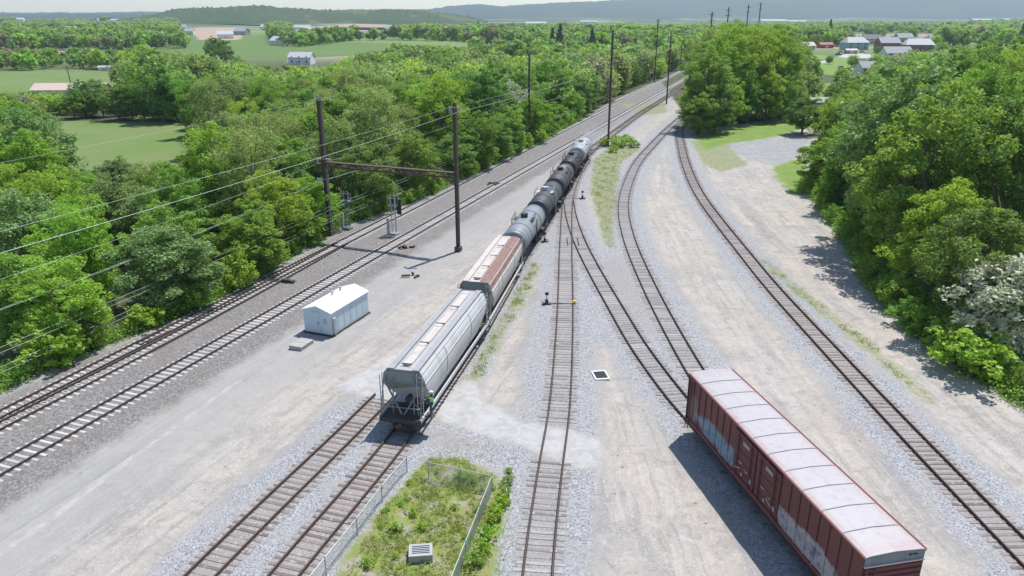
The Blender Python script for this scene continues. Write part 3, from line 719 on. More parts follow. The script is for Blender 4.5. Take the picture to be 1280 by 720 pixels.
def on_track(o, key, y_mid, half):
    l = L[key]; a = l[np.argmin(abs(l[:, 1] - (y_mid - half)))]; b = l[np.argmin(abs(l[:, 1] - (y_mid + half)))]
    o.location = ((a[0] + b[0]) / 2, (a[1] + b[1]) / 2, RZ - 0.03); o.rotation_euler = (0, 0, -math.atan2(b[0] - a[0], b[1] - a[1]))
h1 = hopper('pale grey covered hopper car at the near end of the train, worker on its ladder', 15.9, 'hopper_paint', 'hopper_roof', False); on_track(h1, 'train', 53.4, 6)
h2 = hopper('covered hopper car with rusty red roof between the clean hopper and grey tank', 15.0, 'old_hopper_paint', 'hatch_paint', True); on_track(h2, 'train', 70.8, 6)
t1 = tankcar('mid-grey tank car right behind the rusty hopper', 13.6, 'tank_grey'); on_track(t1, 'train', 87.2, 5)
t2 = tankcar('charcoal tank car with a plain shell, second tank from the hoppers', 13.2, 'tank_dark', 'galvanised'); on_track(t2, 'train', 101.8, 5)
t3 = tankcar('dark tank car with a red and white painted patch on top of its shell', 12.4, 'tank_dark'); on_track(t3, 'train', 116.0, 5)
gp = MB(); n = 28
gp.loft([[(1.515 * math.cos(a), y, 2.74 + 1.515 * math.sin(a)) for a in np.linspace(R(72), R(118), 9)] for y in (1.6, 4.0)], closed=False); gp.build('painted_patch', 'graffiti_red', t3)
gp = MB(); gp.loft([[(1.522 * math.cos(a), y, 2.74 + 1.522 * math.sin(a)) for a in np.linspace(R(78), R(104), 6)] for y in (2.1, 3.3)], closed=False); gp.build('painted_patch', 'placard', t3)
t4 = tankcar('black tank car just before the silver car at the far end of the train', 11.4, 'tank_black'); on_track(t4, 'train', 129.6, 5)
t5 = tankcar('silver tank car at the far end of the train', 12.6, 'tank_silver', 'tank_silver'); on_track(t5, 'train', 143.4, 5)

# boxcar -----------------------------------------------------------
def mat_side():
    m, nt, b = newmat('box_side'); oc = objc(nt); sx = nt.nodes.new('ShaderNodeSeparateXYZ'); lk(nt, oc, sx.inputs[0])
    n1 = noise(nt, oc, 0.8, 6, 0.65)
    c = mix(nt, smooth(nt, n1, 0.4, 0.7, 0, 0.6), (0.125, 0.030, 0.031), (0.07, 0.024, 0.024))
    def blob(cy, cz, ry, rz):
        a = math_(nt, 'POWER', math_(nt, 'ABSOLUTE', math_(nt, 'DIVIDE', math_(nt, 'SUBTRACT', sx.outputs[1], cy), ry)), 2.0)
        d = math_(nt, 'POWER', math_(nt, 'ABSOLUTE', math_(nt, 'DIVIDE', math_(nt, 'SUBTRACT', sx.outputs[2], cz), rz)), 2.0)
        s = math_(nt, 'ADD', math_(nt, 'ADD', a, d), math_(nt, 'MULTIPLY', math_(nt, 'SUBTRACT', noise(nt, oc, 1.1, 5, 0.6), 0.5), 2.2))
        return smooth(nt, s, 0.55, 1.15, 1, 0)
    n3 = noise(nt, oc, 1.6, 4)
    blue = ramp(nt, n3, [(0.35, (0.10, 0.22, 0.33)), (0.5, (0.20, 0.38, 0.50)), (0.62, (0.22, 0.17, 0.30))])
    wht = ramp(nt, n3, [(0.35, (0.16, 0.20, 0.27)), (0.5, (0.50, 0.53, 0.58)), (0.65, (0.24, 0.28, 0.27))])
    c = mix(nt, math_(nt, 'MULTIPLY', blob(4.9, 1.95, 3.0, 0.75), 0.7), c, blue)
    c = mix(nt, math_(nt, 'MULTIPLY', blob(-5.0, 1.8, 3.2, 0.75), 0.6), c, wht)
    c = mix(nt, math_(nt, 'MULTIPLY', blob(8.3, 2.2, 0.7, 1.0), 0.5), c, (0.2, 0.18, 0.17))
    lk(nt, c, b.inputs['Base Color']); b.inputs['Roughness'].default_value = 0.55
mat_side()
def mat_boxroof():
    m, nt, b = newmat('box_roof'); oc = objc(nt); sx = nt.nodes.new('ShaderNodeSeparateXYZ'); lk(nt, oc, sx.inputs[0])
    mp = nt.nodes.new('ShaderNodeMapping'); mp.inputs['Scale'].default_value = (0.35, 3, 1); lk(nt, oc, mp.inputs[0])
    n1 = noise(nt, mp.outputs[0], 1.3, 6, 0.65); ax = math_(nt, 'ABSOLUTE', sx.outputs[0]); ay = math_(nt, 'ABSOLUTE', sx.outputs[1])
    e = math_(nt, 'MAXIMUM', smooth(nt, ax, 0.9, 1.65), math_(nt, 'MULTIPLY', smooth(nt, ay, 7.8, 9.6), 0.8))
    f = math_(nt, 'MULTIPLY', math_(nt, 'MULTIPLY', e, smooth(nt, n1, 0.3, 0.7, 0.15, 1.0)), 0.75)
    c = mix(nt, f, (0.42, 0.39, 0.39), (0.42, 0.24, 0.23)); c = mix(nt, smooth(nt, noise(nt, oc, 3, 5), 0.5, 0.7, 0, 0.4), c, (0.30, 0.26, 0.25)); c = mix(nt, smooth(nt, noise(nt, mp.outputs[0], 4.0, 6, .7), 0.60, 0.68, 0, 0.5), c, (0.26, 0.14, 0.11))
    lk(nt, c, b.inputs['Base Color']); b.inputs['Roughness'].default_value = 0.45
mat_boxroof()
def boxcar():
    root = empty('boxcar', (0, 0, 0), 0, 'dark red double-door boxcar with a pale roof and blue and white graffiti', 'boxcar')
    hl, hw, z0, z1 = 9.3, 1.50, 1.0, 4.32
    mb = MB()
    for s in (-1, 1):
        m2 = MB(); m2.box((s * (hw - 0.03), 0, (z0 + z1) / 2), (0.06, 2 * hl, z1 - z0))
        k = 22
        for i in range(k + 1):
            y = -hl + 0.05 + i * (2 * hl - 0.1) / k
            if abs(y) < 2.6: continue
            m2.box((s * (hw + 0.02), y, (z0 + z1) / 2 + .05), (0.05, 0.09, z1 - z0 - .2))
        m2.build('side_wall', 'box_side', root)
        m3 = MB(); m3.box((s * (hw + .015), 0, z0 + .08), (0.10, 2 * hl + .02, 0.2)); m3.box((s * (hw + .02), 0, z1 - .02), (0.12, 2 * hl + .02, 0.12)); m3.build('side_sill', 'box_red', root)
        for q in (-1, 1):
            d = MB(); yc = q * 1.28
            d.box((s * (hw + .03), yc, 2.70), (0.07, 2.40, 2.85))
            for i in range(4): d.box((s * (hw + .075), yc, 1.75 + i * .62), (0.03, 2.2, 0.06))
            for t in (-.75, .75): d.rod((s * (hw + .13), yc + t, 1.2), (s * (hw + .13), yc + t, 4.15), 0.035)
            for zz in (1.3, 4.1): d.box((s * (hw + .09), yc, zz), (0.08, 2.5, 0.1))
            do = d.build('sliding_door', 'box_door', root)
            p = MB(); p.box((s * (hw + .09), yc - .1, 3.65), (0.02, 0.75, 0.24)); p.build('placard', 'placard', do)
            p = MB(); p.box((s * (hw + .10), yc + .35, 2.30), (0.02, 0.35, 0.10)).box((s * (hw + .10), yc - .4, 2.1), (0.02, 0.3, 0.09)).box((s * (hw + .10), yc - .9, 1.8), (0.02, 0.2, 0.3)).box((s * (hw + .10), yc + .1, 1.65), (0.02, 0.18, 0.22)); p.build('placard', 'placard', do)
            hnd = MB().rod((s * (hw + .17), yc + q * .2, 2.0), (s * (hw + .17), yc + q * .75, 1.8), 0.03); hnd.build('handle', 'galvanised', do)
    rf = MB(); rp = [(-1.56, 4.34), (-1.25, 4.41), (0, 4.48), (1.25, 4.41), (1.56, 4.34)]
    rf.loft([[(x, y, z) for x, z in rp] + [(x, y, z - .05) for x, z in rp[::-1]] for y in (-hl - .02, hl + .02)])
    ro = rf.build('roof', 'box_roof', root)
    for i in range(1, 11):
        y = -hl + i * 2 * hl / 11
        rr_ = MB()
        for (xa, za), (xb, zb) in zip(rp[:-1], rp[1:]): rr_.bar((xa * .97, y, za + .015), (xb * .97, y, zb + .012), 0.04, 0.035)
        rr_.build('roof_seam', 'box_end_grey', ro)
    for s in (-1, 1):
        MB().bar((s * 1.57, -hl, 4.33), (s * 1.57, hl, 4.33), 0.05, 0.09).build('roof_edge', 'box_red', ro)
    for q in (-1, 1):
        e = MB(); e.box((0, q * (hl - .03), 2.5), (3.0, 0.06, 3.0))
        for i in range(9): e.rod((-1.42, q * (hl + .0), 1.25 + i * .30), (1.42, q * (hl + .0), 1.25 + i * .30), 0.09, n=8)
        e.build('end_wall', 'box_red', root)
        t = MB(); t.face([(-1.5, q * (hl + .03), 3.88), (1.5, q * (hl + .03), 3.88), (1.5, q * (hl + .03), 4.33), (0, q * (hl + .03), 4.46), (-1.5, q * (hl + .03), 4.33)]); r_ = bmesh.ops.extrude_face_region(t.bm, geom=t.bm.faces[:]); bmesh.ops.translate(t.bm, verts=[v for v in r_['geom'] if isinstance(v, bmesh.types.BMVert)], vec=(0, -q * .05, 0)); t.build('end_fascia', 'box_end_grey', root)
        MB().bar((-1.52, q * (hl + .06), 3.87), (1.52, q * (hl + .06), 3.87), 0.09, 0.07).build('end_rail', 'hatch_paint', root)
        MB().box((0.75, q * (hl + .055), 4.2), (0.12, .02, .09)).box((1.0, q * (hl + .055), 4.2), (0.25, .02, .06)).build('stencil', 'black_paint', root)
        for a_ in ((-q * 1.60, q * (hl - .4), 0.5, 3.9, 0.42, 'y', None), (q * 1.2, q * (hl + .14), 0.6, 3.8, 0.4, 'x', None), (q * 1.60, q * (hl - .4), 0.5, 1.9, 0.42, 'y', 4)):
            ld = MB(); ladder(ld, *a_); ld.build('ladder', 'rust_steel', root)
        MB().box((0, q * (hl + .18), 1.25), (2.4, 0.3, 0.05)).build('crossover_platform', 'grating', root)
        bogie(root, q * (hl - 2.1)); coupler(root, q * (hl + .45), q)
    u = MB(); u.box((0, 0, 0.85), (0.5, 2 * hl, 0.3))
    for i in range(11): u.box((0, -hl + .8 + i * (2 * hl - 1.6) / 10, 0.92), (2.8, 0.12, 0.18))
    u.rod((-.6, 2.5, .75), (-.6, 4, .75), .2).box((0.7, -1.5, .72), (.5, .8, .4)); u.build('underframe', 'dark_steel', root)
    MB().box((0, 0, 1.02), (2.95, 2 * hl - .1, 0.06)).build('floor', 'dark_steel', root)
    return root
bx = boxcar(); bx.location = (15.24, 36.57, RZ - .03); bx.rotation_euler = (0, 0, math.atan2(3.73, 18.27))

# ------------------------------------------------------------------ gantry, poles, wires
def insulator(mb, p, n=5):
    for i in range(n): mb.rod((p[0], p[1], p[2] + i * .13), (p[0], p[1], p[2] + i * .13 + .05), 0.12, n=8)
    mb.rod(p, (p[0], p[1], p[2] + n * .13), 0.04, n=6)
def column(mb, h, w=0.42):
    # H-section post with lacing
    mb.box((-w / 2, 0, h / 2), (0.04, w * .8, h)); mb.box((w / 2, 0, h / 2), (0.04, w * .8, h)); mb.box((0, 0, h / 2), (w, 0.03, h))
    mb.box((0, 0, 0.25), (w * 1.8, w * 1.8, 0.5))
gan = empty('catenary_gantry', (-23.8, 95.0, 0), 0, 'rusty steel gantry spanning both main tracks, two tall posts and a cross girder', 'gantry')
dv = Vector((-6.55 + 23.8, 87.92 - 95.03, 0)); ga = math.atan2(dv.y, dv.x); GL = dv.length
mb = MB(); column(mb, 17.4, 0.5); o = mb.build('post', 'pole_steel', gan); o.rotation_euler = (0, 0, ga)
mb = MB(); column(mb, 17.6, 0.40); o = mb.build('post', 'pole_steel', gan); o.location = dv; o.rotation_euler = (0, 0, ga)
mb = MB()
for s in (-1, 1):
    for z in (8.95, 9.55): mb.bar((0.2, s * .25, z), (GL - .2, s * .25, z - (0.0)), 0.12, 0.12)
k = 18
for i in range(k):
    a, b_ = .2 + i * (GL - .4) / k, .2 + (i + 1) * (GL - .4) / k
    for s in (-1, 1): mb.bar((a, s * .25, 8.95 if i % 2 else 9.55), (b_, s * .25, 9.55 if i % 2 else 8.95), 0.07)
    mb.bar((a, -.25, 9.55), (b_, .25, 9.55), 0.05); mb.box(((a + b_) / 2, 0, 9.6), (GL / k, .42, .03))
mb.bar((0.2, 0, 8.0), (1.4, 0, 8.95), 0.12); mb.bar((GL - .2, 0, 8.0), (GL - 1.4, 0, 8.95), 0.12)
o = mb.build('cross_girder', 'rust_steel', gan); o.rotation_euler = (0, 0, ga)
mb = MB(); mb.box((0, 0, 17.2), (1.6, 0.15, 0.2)); insulator(mb, (-.7, 0, 17.3)); mb.box((0, 0, 9.9), (2.2, .14, .16)); mb.box((-.6, 0, 7.3), (1.5, .12, .14))
insulator(mb, (-1.0, 0, 9.2)); insulator(mb, (-1.2, 0, 6.6)); insulator(mb, (-.9, 0, 6.6)); o = mb.build('crossarm', 'galvanised', gan); o.rotation_euler = (0, 0, ga)
mb = MB(); mb.box((0, 0, 17.1), (1.5, 0.12, 0.15)); insulator(mb, (.65, 0, 16.4)); insulator(mb, (-.65, 0, 16.4)); o = mb.build('crossarm', 'galvanised', gan); o.location = dv; o.rotation_euler = (0, 0, ga)
mb = MB()
for s in (-1, 1): mb.bar((0.32, s * .15, .5), (.32, s * .15, 9), .03)
o = mb.build('cable_duct', 'galvanised', gan); o.rotation_euler = (0, 0, ga)
POLES = [((661, 177), 67, 'left-hand pole halfway along the row, standing in front of bright green trees'),
         ((760, 183), 38, 'tall dark pole rising beside the far end of the train'),
         ((833, 130), 42, 'tall dark pole by the grassy patch left of the big tree clump'),
         ((818, 102), 24, 'thin tall pole against the trees where the main tracks run out'),
         ((850, 88), 55, 'shortest pole at the vanishing end of the main tracks')]
PP = []
for (px, ytop, lab) in POLES:
    x, y = g(*px); lo, hi = 0, 60
    for _ in range(40):
        mid = (lo + hi) / 2
        if pr(x, y, mid)[1] > ytop: lo = mid
        else: hi = mid
    r = empty('line_pole', (x, y, -0.5), ga, lab, 'pole', 'poles along the main tracks'); hh = lo + .5
    mb = MB(); column(mb, hh, 0.36); mb.build('post', 'pole_steel', r)
    mb = MB(); mb.box((0, 0, hh - .5), (1.5, .12, .15)); insulator(mb, (.65, 0, hh - 1.1)); insulator(mb, (-.65, 0, hh - 1.1)); mb.build('crossarm', 'galvanised', r)
    PP.append((x, y, lo))
for i, ((u, v, d_), lab) in enumerate([((875, 50, 420), 'a leftmost of the four thin far poles on the skyline'), ((894, 52, 470), 'a second from left of the four thin skyline poles'), ((917, 50, 520), 'a third from left of the four thin skyline poles'), ((931, 50, 560), 'a rightmost of the four thin far poles on the skyline')]):
    x = (u - 640) / 940 * d_ * 1.0; r = empty('line_pole', (x, d_, -1), 0, lab[2:], 'pole', 'skyline poles')
    hh = [29.5, 32, 34, 36][i]; MB().box((0, 0, hh / 2), (.55, .55, hh)).build('post', 'pole_steel', r); MB().box((0, 0, hh - 1.5), (3.4, .2, .25)).box((0, 0, hh - 4.5), (3.4, .2, .25)).build('crossarm', 'pole_steel', r)
def wire(pts, r, label, sag=1.2):
    """hanging wire through support points"""
    Q = []
    for a, b_ in zip(pts[:-1], pts[1:]):
        a, b_ = Vector(a), Vector(b_); n = 16
        for i in range(n): t = i / n; p = a.lerp(b_, t); p.z -= sag * 4 * t * (1 - t); Q.append(p)
    Q.append(Vector(pts[-1])); mb = MB(); rings = []
    for i, p in enumerate(Q):
        d = (Q[min(i + 1, len(Q) - 1)] - Q[max(i - 1, 0)]).normalized(); s = d.cross(Vector((0, 0, 1))).normalized(); u = s.cross(d)
        rings.append([p + s * (r * .5) * math.cos(a) + u * (r * .5) * math.sin(a) for a in (0, 2.09, 4.19)])
    mb.loft(rings); o = mb.build('overhead_wire', 'wire_metal'); tag(o, label, 'wire', 'overhead wires'); return o
dirn = Vector((27.6, 76.5, 0)).normalized(); nrm = Vector((dirn.y, -dirn.x, 0))
def lin(base, off, hts, ks=(-1, 0, 1, 2)):
    return [tuple(Vector((base[0], base[1], 0)) + dirn * 81.3 * k + nrm * off + Vector((0, 0, h))) for k, h in zip(ks, hts)]
RB, LB = (-6.55, 87.92), (-23.8, 95.03)
wire(lin(RB, 0.45, (16.5, 16.6, 17.2, 17.6)), .028, 'bright wire from the top of the right gantry post to the left edge', 0.5)
wire(lin(RB, -0.8, (17.2, 17.0, 17.4, 17.8)), .018, 'faint wire just above the bright one from the right gantry post', 0.4)
wire(lin(LB, 0, (17.3, 17.4, 17.6, 18)), .014, 'faint topmost wire from the left gantry post over the wood', 0.6)
for k, (off, h, lab) in enumerate([(-1.1, 9.2, 'uppermost of the three wires hung on the left gantry post insulators'), (-.75, 7.0, 'middle of the three wires hung on the left gantry post insulators'), (-1.25, 6.9, 'lowest of the three wires hung on the left gantry post insulators')]):
    wire(lin(LB, off, (h - .6, h, h + 1.0, h + 1)), .020, lab, 1.0)
for k, (off, h, lab) in enumerate([(1.0, 4.1, 'topmost of the four low line wires along the trackside trees'), (1.15, 3.75, 'second from the top of the four low line wires along the trackside trees'), (1.0, 2.6, 'third from the top of the four low line wires along the trackside trees'), (1.15, 2.25, 'lowest of the four low line wires along the trackside trees')]):
    wire(lin(LB, off, (h, h, h, h)), .020, lab, 0.5)

# ------------------------------------------------------------------ signals, shed, small yard things
def signal(loc, rz, lab, black):
    r = empty('railway_signal', loc, rz, lab, 'signal')
    mb = MB()
    for s in (-1, 1): mb.rod((s * .28, 0, 0), (s * .28, 0, 5.2), .07)
    ladder(mb, 0, .3, 0.3, 5.0, .4, 'x'); mb.box((0, 0, .12), (1.0, .9, .3)); mb.build('mast', 'signal_green' if not black else 'galvanised', r)
    m = MB(); m.box((0, 0, 3.9), (1.2, .5, .06))
    for s in (-1, 1): m.bar((s * .6, -.25, 3.9), (s * .6, -.25, 4.9), .04); m.bar((s * .6, .25, 3.9), (s * .6, .25, 4.9), .04)
    m.bar((-.6, -.25, 4.9), (.6, -.25, 4.9), .04); m.build('cage', 'galvanised', r)
    hd = MB(); hd.rod((0, .35, 4.6), (0, .45, 4.6), .55 if black else .35, n=20).box((0, .2, 4.6), (.4, .3, .9)); hd.rod((0, .35, 3.4), (0, .45, 3.4), .35, n=16); (hd.box((.75, .3, 3.7), (.6, .12, 2.0)) if black else None); hd.build('signal_head', 'black_paint', r)
    c = MB(); c.box((-.75, -.1, 1.1), (.35, .35, 2.2), bev=.03); c.build('relay_case', 'galvanised', r)
signal((-22.0, 97.6, 0), ga, 'grey-green twin-post railway signal just right of the left gantry post', False)
signal((-15.4, 94.9, 0), ga, 'railway signal with a black target standing between the two main tracks', True)
sh = empty('equipment_shed', (-16.35, 65.3, -.1), -math.atan2(2.24, 5.66), 'white metal equipment shed with a gable roof beside the near main track', 'shed')
Ls, Ws, hs = 6.1, 2.95, 2.3
mb = MB(); mb.loft([[(-Ws / 2, y, .15), (-Ws / 2, y, hs), (0, y, hs + .45), (Ws / 2, y, hs), (Ws / 2, y, .15)] for y in (-Ls / 2, Ls / 2)])
wl_ = mb.build('wall', 'shed_wall', sh)
sm2 = MB()
for i in range(1, 6):
    for s in (-1, 1): sm2.box((s * (Ws / 2 + .01), -Ls / 2 + i * Ls / 6, 1.2), (.02, .03, 2.1))
sm2.build('wall_seam', 'shed_wall', wl_)
mb = MB(); rp = [(-Ws / 2 - .1, hs - .02), (0, hs + .50), (Ws / 2 + .1, hs - .02)]
mb.loft([[(x, y, z + .02) for x, z in rp] + [(x, y, z - .08) for x, z in rp[::-1]] for y in (-Ls / 2 - .12, Ls / 2 + .12)]); ro = mb.build('roof', 'white_paint', sh)
for y in (0.2, 1.5):
    MB().rod((-.5, y, hs + .3), (-.5, y, hs + .62), .09).rod((-.5, y, hs + .62), (-.5, y, hs + .72), .17).build('roof_vent', 'galvanised', ro)
do = MB().box((-.25, -Ls / 2 - .02, 1.2), (.95, .05, 1.95)).build('door', 'shed_wall', sh); MB().box((.1, -Ls / 2 - .07, 1.15), (.05, .06, .2)).build('handle', 'dark_steel', do)
MB().box((.8, -Ls / 2 - .03, 1.35), (.35, .06, .45)).build('vent_grille', 'galvanised', sh)
MB().box((Ws / 2 + .12, -Ls / 2 + .3, 1.0), (.22, .36, 1.5), bev=.02).rod((Ws / 2 + .12, -Ls / 2 + .3, 0), (Ws / 2 + .12, -Ls / 2 + .3, .3), .05).build('meter_box', 'galvanised', sh)
MB().box((0, 0, .05), (Ws + .25, Ls + .2, .2)).build('plinth', 'dark_steel', sh)
sb = empty('cable_vault', (-18.35, 59.9, -.1), -.35, 'low pale concrete vault with a two-part lid in front of the white shed', 'concrete box')
MB().box((0, 0, .14), (1.25, 1.8, .30), bev=.02).build('base', 'concrete', sb)
for q in (-1, 1): MB().box((0, q * .46, .33), (1.3, .88, .09), bev=.015).build('lid', 'concrete', sb)
mh = empty('drain_inlet', (7.05, 54.0, -.02), .15, 'white-framed drain inlet with a dark grate between the middle track and the boxcar branch', 'drain')
fm = MB()
for s in (-1, 1): fm.box((s * .53, 0, .06), (.11, 1.5, .12)); fm.box((0, s * .68, .058), (.95, .13, .12))
fm.build('frame', 'white_paint', mh)
gt = MB().box((0, 0, .03), (.94, 1.22, .03))
for i in range(7): gt.box((-.39 + i * .13, 0, .06), (.05, 1.2, .05))
gt.build('grate', 'black_paint', mh)
cb = empty('catch_basin', (-4.85, 32.75, -.06), .1, 'pale concrete catch basin with a slotted top in the weedy enclosure', 'catch basin')
bb = MB(); w2, l2 = 1.25, .98
for s in (-1, 1): bb.box((s * (w2 / 2 - .08), 0, .22), (.16, l2, .5)); bb.box((0, s * (l2 / 2 - .08), .22), (w2 - .32, .16, .5))
bb.build('basin', 'concrete', cb)
gt = MB()
for i in range(5): gt.box((0, -.27 + i * .135, .40), (w2 - .32, .05, .06))
gt.build('grate', 'galvanised', cb); MB().box((0, 0, .1), (w2 - .33, l2 - .33, .1)).build('sump', 'black_paint', cb)
def stand(loc, rz, w_, lab, col, yellow):
    r = empty('switch_stand', loc, rz, lab, 'switch stand')
    MB().bar((0, 0, .08), (w_, 0, .08), .07, .05).build('throw_rod', 'dark_steel', r)
    MB().box((0, 0, .06), (.9, .5, .1)).box((0, 0, .3), (.3, .3, .42), bev=.03).rod((0, 0, .5), (0, 0, 1.1), .035).build('stand_body', 'dark_steel', r)
    MB().box((0, 0, 1.1), (.35, .04, .3)).box((0, 0, 1.1), (.04, .35, .3)).build('target', col, r)
    MB().bar((0, 0, .4), (-.55, .1, .25), .05).build('lever', 'dark_steel', r)
    if yellow: MB().box((w_ - .2, 0, .16), (.55, .22, .1)).box((w_ - .15, .1, .26), (.3, .3, .14)).build('derail_shoe', 'yellow_paint', r)
stand((3.45, 69.8, 0), 0, 2.9, 'switch stand left of the middle track with a yellow shoe on the far rail', 'dark_steel', True)
stand((11.0, 115.3, 0), math.pi, 2.6, 'switch stand right of the points where the middle track splits', 'dark_steel', False)
stand((4.15, 91.6, 0), math.pi, 2.9, 'switch stand on the ballast strip right of the grey tank car', 'dark_steel', False)
def lump(mb, k, sp, s):
    for _ in range(k):
        a = random.uniform(0, math.pi); mb.box((random.uniform(-sp, sp), random.uniform(-sp, sp), random.uniform(.03, .2)), (random.uniform(.3, 1.0) * s, random.uniform(.1, .3) * s, random.uniform(.1, .25) * s), rz=a, bev=.01)
sm3 = empty('switch_machine', (-24.3, 76.3, 0), ga, 'dark switch motor and rods beside the points of the leftmost track', 'switch machine')
MB().box((0, 0, .2), (.9, .45, .35), bev=.04).box((.7, .1, .15), (.5, .5, .25), bev=.03).build('motor_case', 'dark_steel', sm3); MB().bar((-2.6, .2, .1), (0, .2, .1), .06).bar((-2.6, -.25, .1), (0, -.15, .1), .06).build('throw_rod', 'dark_steel', sm3)
for nme, p, lab, k in (('scrap_pile', (-3.3, 126, 0), 'bent scrap metal heap lying between the two main tracks beyond the gantry', 9), ('scrap_pile', (-13.0, 88.8, 0), 'small dark scrap heap on the dirt left of the right gantry post', 5), ('scrap_pile', (-10.9, 78.5, -.05), 'loose boards lying on the dirt between the shed and the right gantry post', 4)):
    mb = MB(); lump(mb, k, .8, 1.2); o = mb.build(nme, 'rust_steel', loc=p); tag(o, lab, 'scrap')

# chain link fences
def mat_mesh(name, cov, col):
    m, nt, b = newmat(name); oc = objc(nt)
    mp = nt.nodes.new('ShaderNodeMapping'); mp.inputs['Rotation'].default_value = (0, R(45), 0); mp.inputs['Scale'].default_value = (16, 16, 16); lk(nt, oc, mp.inputs[0])
    sx = nt.nodes.new('ShaderNodeSeparateXYZ'); lk(nt, mp.outputs[0], sx.inputs[0])
    fx = math_(nt, 'FRACT', sx.outputs[0]); fz = math_(nt, 'FRACT', sx.outputs[2])
    a = math_(nt, 'MAXIMUM', math_(nt, 'LESS_THAN', fx, cov), math_(nt, 'LESS_THAN', fz, cov))
    b.inputs['Base Color'].default_value = (*col, 1); b.inputs['Roughness'].default_value = .4; b.inputs['Metallic'].default_value = .3
    lk(nt, a, b.inputs['Alpha'])
mat_mesh('chain_mesh', 0.12, (0.5, 0.53, 0.52)); mat_mesh('chain_mesh_dense', 0.3, (0.45, 0.52, 0.48))
def fence(pts, h, lab, dense):
    x0, y0 = pts[0]; root = empty('chain_link_fence', (x0, y0, -.05), 0, lab, 'fence')
    for p in pts: MB().rod((p[0] - x0, p[1] - y0, -.3), (p[0] - x0, p[1] - y0, h + .05), .035).ball((p[0] - x0, p[1] - y0, h + .07), .045).build('post', 'galvanised', root)
    for a, b_ in zip(pts[:-1], pts[1:]):
        d = Vector((b_[0] - a[0], b_[1] - a[1], 0)); l_ = d.length
        MB().rod((a[0] - x0, a[1] - y0, h), (b_[0] - x0, b_[1] - y0, h), .026).build('top_rail', 'galvanised', root)
        o = MB().box((l_ / 2, 0, h / 2 + .02), (l_, .006, h - .04)).build('mesh_panel', 'chain_mesh_dense' if dense else 'chain_mesh', root); o.location = (a[0] - x0, a[1] - y0, 0); o.rotation_euler = (0, 0, math.atan2(d.y, d.x))
f1 = [g(509, 590), g(478, 627), g(447, 669), g(408, 719)]; f1.append((2 * f1[-1][0] - f1[-2][0], 2 * f1[-1][1] - f1[-2][1]))
fence(f1, 1.15, 'wire mesh fence along the track the train stands on, left of the weeds', False)
c0, c1, c2 = g(536, 597), g(576, 606), g(615, 614)
fence([c0, c1, c2], 1.15, 'short wire fence across the far end of the weedy enclosure', False)
f3 = [c2]
for k in range(1, 5): f3.append((c2[0] - k * .62, c2[1] - k * 3.0))
fence(f3, 1.15, 'greenish mesh fence down the right side of the weedy enclosure', True)

